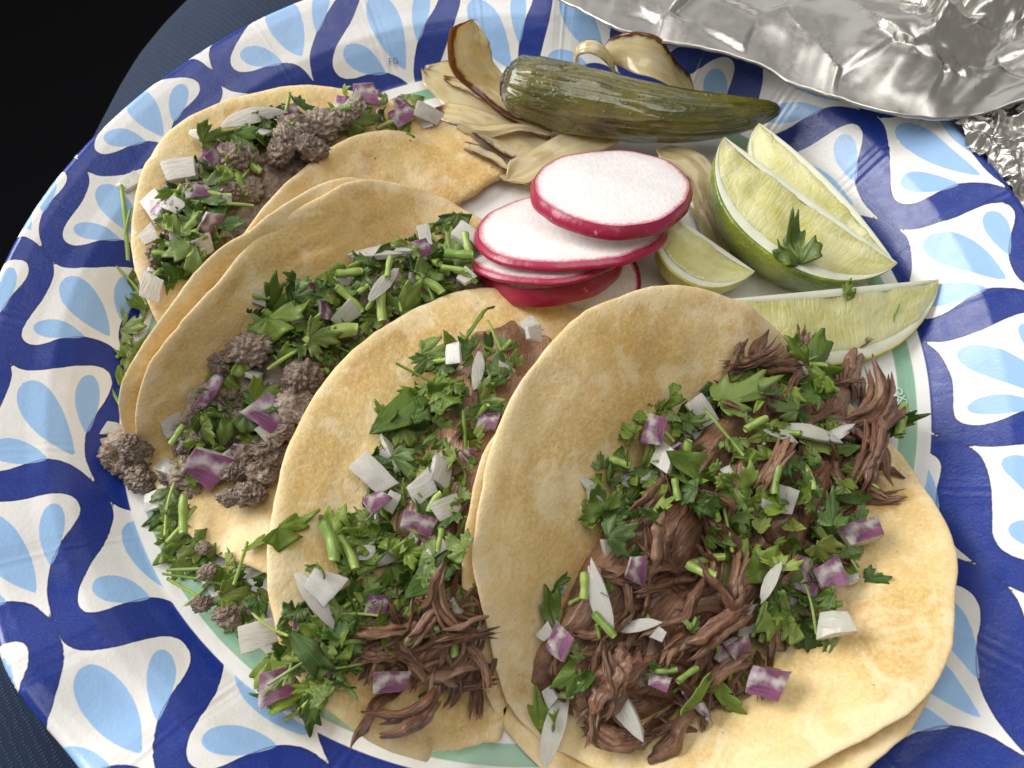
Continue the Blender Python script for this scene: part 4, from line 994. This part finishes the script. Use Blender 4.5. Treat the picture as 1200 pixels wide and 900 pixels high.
for x, y, s, a, k in [(868, 482, 92, 25, 'full'), (908, 432, 70, 200, 'full'), (946, 408, 74, 60, 'full'), (930, 476, 52, -60, 'slip'), (862, 430, 60, 0, 'cut'), (690, 580, 56, 120, 'full'), (735, 632, 56, 20, 'cut'), (852, 640, 100, 100, 'full'), (872, 618, 80, -10, 'cut'), (884, 706, 72, 200, 'full'), (935, 645, 74, -60, 'cut'), (985, 598, 60, 20, 'cut'), (1030, 680, 44, -10, 'full'),
                      (640, 712, 70, 95, 'slip'), (664, 786, 74, 200, 'cut'), (642, 818, 56, 100, 'slip'), (792, 796, 84, 42, 'slip'), (862, 816, 60, 40, 'cut'), (948, 752, 66, -80, 'full'), (798, 520, 60, -30, 'cut'), (775, 470, 44, -20, 'cut'), (765, 570, 56, 60, 'cut'), (812, 548, 80, -20, 'slip'), (1018, 482, 56, -60, 'slip'), (905, 600, 54, 20, 'roll'), (920, 585, 60, 90, 'roll'), (840, 560, 60, 160, 'full'), (720, 600, 60, -30, 'cut'), (985, 735, 36, -25, 'slip')]:
    leaf(t, x, y, s, a, k, tilt=.18)
for x, y, s, a, i in [(746, 498, 46, 80, 0), (800, 478, 44, 110, 1), (804, 505, 40, 20, 2), (745, 562, 44, 30, 3), (786, 552, 36, 70, 4), (697, 640, 36, 100, 5), (735, 668, 42, 70, 6), (662, 742, 44, 60, 7), (838, 752, 44, -30, 8), (850, 735, 40, 30, 0), (945, 692, 52, 60, 1), (975, 690, 50, 20, 2), (922, 680, 36, -40, 3), (890, 740, 46, 0, 4), (1012, 640, 52, 20, 5), (985, 750, 54, -20, 6), (905, 812, 56, -20, 7), (903, 576, 40, 80, 8)]:
    onion(t, x, y, s, a, i, tilt=.2)
for x, y, s, a, i in [(709, 695, 96, -66, 0), (650, 850, 110, 80, 1), (738, 812, 100, -52, 2), (818, 832, 66, -65, 3), (908, 702, 96, -42, 4), (925, 520, 90, -10, 5), (960, 520, 60, 30, 0), (905, 530, 50, -30, 2)]:
    ostrip(t, x, y, s, a, i, tilt=.2)
for x, y, s, a in [(887, 560, 36, 70), (946, 580, 32, -60), (830, 686, 36, -35), (823, 660, 40, 10), (795, 596, 26, -80), (790, 792, 30, 40), (700, 722, 34, -55), (690, 690, 30, 90), (657, 820, 26, 0), (862, 505, 30, 30), (1045, 505, 40, 75)]:
    stem(t, x, y, s, a, tilt=.2)

# ------------------------------------------------------------------ the taco squeezed beside it
t = TACO['T3']
scatter(t, [(420, 780), (430, 730), (500, 690), (540, 660), (552, 740), (558, 785), (490, 795)], dict(shred=95), 20)
scatter(t, [(540, 640), (550, 500), (590, 420), (615, 400), (570, 440), (530, 560)], dict(shred=7), 60)
for x, y, s, a, f in [(440, 842, 90, 55, 1.3), (462, 820, 110, 40, 1.4), (500, 760, 110, 10, 1.3), (520, 790, 110, 12, 1.4), (530, 740, 80, 60, 1.3), (540, 795, 60, 10, 1.2), (470, 760, 80, -30, 1.3), (598, 425, 34, 60, 1.2)]:
    shred(t, x, y, s, a, f, tilt=.15)
scatter(t, [(490, 430), (545, 400), (585, 395), (592, 420), (555, 540), (545, 640), (525, 715), (470, 730), (420, 750), (400, 800), (370, 840), (330, 830), (310, 780), (350, 720), (390, 640), (430, 560), (450, 500)], dict(leaf=205, stem=18, onion=17, twig=12, ostrip=3))
scatter(t, [(300, 790), (330, 740), (400, 720), (410, 800), (350, 850), (310, 830)], dict(leaf=16, twig=4, stem=2))
for x, y, s, a, k in [(512, 430, 62, 10, 'full'), (557, 395, 60, 80, 'slip'), (575, 432, 56, 100, 'cut'), (540, 470, 56, 10, 'cut'), (455, 495, 92, 40, 'slip'), (400, 612, 60, 60, 'cut'), (338, 640, 80, -45, 'cut'), (382, 598, 52, 60, 'slip'), (500, 690, 84, 45, 'slip'), (470, 665, 60, 10, 'full'), (350, 765, 100, -48, 'slip'), (350, 822, 72, 40, 'roll'), (430, 700, 60, 30, 'full'), (385, 715, 60, 100, 'cut'), (470, 620, 56, 200, 'cut'), (520, 500, 60, 40, 'cut'), (470, 560, 60, -40, 'full'), (455, 735, 60, 20, 'full'), (335, 800, 60, -60, 'cut'), (360, 845, 50, -80, 'slip'), (440, 770, 66, 20, 'slip')]:
    leaf(t, x, y, s, a, k, tilt=.2)
for x, y, s, a, i in [(546, 424, 32, 90, 1), (603, 402, 34, 10, 2), (616, 388, 28, 30, 3), (568, 494, 30, 0, 4), (432, 562, 56, -45, 5), (434, 596, 40, 50, 6), (500, 580, 44, 30, 7), (492, 612, 48, -20, 8), (535, 590, 46, 30, 0), (418, 660, 30, -10, 1), (372, 688, 56, -30, 2), (312, 750, 52, 10, 1), (322, 822, 50, 20, 4), (448, 803, 46, 0, 5), (505, 560, 36, 60, 4), (465, 610, 30, 10, 2)]:
    onion(t, x, y, s, a, i, tilt=.2)
ostrip(t, 362, 705, 90, -50, 1, tilt=.1)
for x, y, s, a in [(498, 720, 44, 20), (490, 735, 30, 0), (375, 645, 50, -75), (395, 660, 46, -70), (532, 740, 34, 80), (456, 755, 26, -35), (520, 590, 26, 60)]:
    stem(t, x, y, s, a, tilt=.15)
# loose sprig spilling over the plate at its end
scatter(t, [(188, 600), (210, 580), (240, 630), (325, 690), (325, 745), (285, 745), (235, 690), (200, 650)], dict(leaf=24, twig=5))
for x, y, s, a, k in [(205, 612, 50, 120, 'full'), (222, 640, 54, 200, 'full'), (242, 655, 56, 260, 'full'), (205, 632, 46, 150, 'cut'), (262, 690, 56, 240, 'cut'), (292, 702, 60, 10, 'full'), (285, 720, 56, -80, 'full'), (300, 640, 46, 60, 'slip'), (270, 712, 50, -70, 'cut'), (212, 596, 40, 60, 'cut'), (230, 668, 46, -30, 'cut'), (292, 735, 50, -100, 'slip')]:
    leaf(t, x, y, s, a, k, tilt=.35)
for x, y, s, a in [(265, 672, 110, 5), (250, 690, 100, -12), (292, 660, 50, 75), (208, 600, 60, 85), (228, 700, 60, -30), (222, 618, 50, 60)]:
    twig(t, x, y, s, a, tilt=.1)
stem(t, 226, 610, 44, 95, tilt=.1, fat=.7)
chunk(t, 278, 728, 30); chunk(t, 245, 716, 20); chunk(t, 265, 655, 20); chunk(t, 250, 650, 16)

# ------------------------------------------------------------------ double tortilla taco
t = TACO['T2']
scatter(t, [(190, 580), (200, 520), (270, 420), (350, 400), (380, 460), (330, 560), (270, 600)], dict(chunk=5, crumb=16))
for x, y, s in [(296, 410, 46), (350, 440, 44), (352, 478, 46), (340, 500, 36), (290, 545, 42), (310, 560, 38), (150, 528, 46), (160, 548, 42), (172, 570, 30), (140, 540, 34), (300, 585, 34), (250, 562, 26), (275, 590, 22), (318, 535, 40), (165, 520, 28), (152, 512, 26), (282, 560, 28)]:
    chunk(t, x, y, s)
scatter(t, [(300, 390), (300, 345), (380, 330), (440, 300), (530, 265), (560, 300), (560, 325), (480, 365), (410, 420), (370, 440), (320, 420)], dict(leaf=120, stem=20, onion=12, twig=10))
scatter(t, [(210, 520), (260, 440), (310, 440), (330, 510), (270, 560), (220, 560)], dict(leaf=22, onion=8, stem=4, crumb=8))
for x, y, s, a, k in [(330, 352, 74, 20, 'full'), (345, 405, 84, -50, 'cut'), (318, 375, 62, 60, 'cut'), (365, 395, 50, 0, 'full'), (310, 455, 56, 10, 'full'), (300, 440, 50, -20, 'cut'), (415, 345, 50, 60, 'cut'), (470, 350, 50, 60, 'full'), (505, 330, 60, -10, 'cut'), (525, 290, 56, 90, 'full'), (235, 470, 44, 200, 'cut'), (250, 500, 50, 20, 'cut'), (295, 500, 60, -60, 'cut'), (395, 400, 60, 30, 'full'), (440, 380, 50, 30, 'cut'), (475, 375, 50, 200, 'cut')]:
    leaf(t, x, y, s, a, k, tilt=.25)
for x, y, s, a in [(436, 352, 46, 90), (412, 340, 30, 20), (540, 312, 34, -10), (535, 325, 30, -10), (396, 350, 40, -40), (455, 330, 30, 80), (500, 345, 36, -30), (380, 415, 60, 20)]:
    stem(t, x, y, s, a, tilt=.2)
for x, y, s, a, i in [(545, 290, 48, -40, 0), (480, 298, 36, 10, 1), (245, 528, 66, -30, 2), (203, 496, 38, 20, 3), (312, 478, 52, -40, 4), (207, 556, 36, -30, 5), (132, 505, 32, 0, 6), (190, 592, 36, 10, 7), (395, 375, 40, 40, 8), (330, 500, 40, -60, 1), (180, 585, 30, 40, 2)]:
    onion(t, x, y, s, a, i, tilt=.25)
for x, y, s, a, i in [(445, 318, 84, 12, 0), (450, 345, 70, 55, 1), (250, 455, 72, 50, 3), (380, 328, 60, 10, 4)]:
    ostrip(t, x, y, s, a, i, tilt=.2)

# ------------------------------------------------------------------ taco against the rim
t = TACO['T1']
scatter(t, [(185, 310), (190, 240), (240, 190), (320, 150), (420, 130), (410, 145), (340, 180), (270, 240), (210, 310)], dict(chunk=9, crumb=14))
for x, y, s in [(345, 165, 42), (372, 155, 46), (358, 182, 36), (392, 148, 32), (330, 178, 30), (290, 226, 36), (270, 232, 30)]:
    chunk(t, x, y, s)
scatter(t, [(182, 335), (192, 290), (212, 225), (250, 182), (300, 150), (345, 140), (325, 170), (280, 225), (235, 290), (200, 330)], dict(leaf=95, stem=13, onion=16, twig=8, ostrip=3))
scatter(t, [(380, 135), (440, 112), (505, 125), (510, 148), (430, 160)], dict(leaf=8, onion=5, stem=2))
for x, y, s, a, k in [(252, 170, 66, 10, 'full'), (315, 145, 44, 60, 'cut'), (300, 190, 56, -60, 'full'), (230, 260, 60, 50, 'full'), (210, 290, 60, 200, 'full'), (200, 275, 50, 110, 'slip'), (425, 150, 56, 20, 'full'), (490, 118, 44, 20, 'cut'), (350, 128, 32, 60, 'cut'), (285, 200, 50, 20, 'cut'), (225, 290, 50, 60, 'cut')]:
    leaf(t, x, y, s, a, k, tilt=.25)
for x, y, s, a, i in [(210, 208, 48, 20, 0), (255, 192, 44, 40, 1), (268, 178, 36, 20, 2), (200, 262, 40, -40, 3), (215, 255, 26, -30, 4), (238, 240, 40, 20, 5), (248, 258, 44, 60, 6), (180, 338, 40, 70, 7), (152, 216, 34, 50, 8), (425, 120, 36, 10, 3), (470, 140, 36, 30, 1), (500, 138, 36, -20, 5), (410, 135, 34, 40, 7), (190, 290, 30, 40, 2), (225, 285, 32, 20, 4)]:
    onion(t, x, y, s, a, i, tilt=.25)
ostrip(t, 295, 150, 90, 25, 5, tilt=.1); ostrip(t, 245, 172, 60, -10, 4, tilt=.1)
# strands hanging over the outer edge towards the rim
for x, y, s, a, k in [(152, 335, 50, 60, 'slip'), (165, 365, 52, -50, 'cut'), (158, 385, 56, 20, 'full'), (148, 425, 52, -90, 'full'), (146, 405, 44, 120, 'cut'), (160, 350, 46, 100, 'roll'), (142, 440, 36, -80, 'slip')]:
    leaf(t, x, y, s, a, k, tilt=.3)
for x, y, s, a in [(145, 262, 90, 95), (150, 275, 60, 85), (150, 335, 60, -50), (138, 470, 40, -70)]:
    twig(t, x, y, s, a, tilt=.1)

# ------------------------------------------------------------------ bits on the garnish
o = leaf(None, 925, 286, 78, 100, 'full', 2, tilt=.02, lift=.20, face=.3); tag(o, 'green cilantro leaf stuck to the cut face of the green rinded lime', 'leaf')
o = leaf(None, 1000, 345, 34, 10, 'cut', 1, tilt=.02, lift=.14, face=.2); tag(o, 'small cilantro scrap on the flesh of the pale lime wedge', 'leaf')
o = twig(None, 1050, 372, 30, 80, tilt=.05); o.name = 'herb_scrap'; tag(o, 'dark bit of herb near the rind of the pale lime wedge', 'herb')
o = leaf(None, 1045, 505, 62, 20, 'roll', 1, tilt=.2); tag(o, 'curled cilantro leaf resting over the green printed ring', 'leaf')
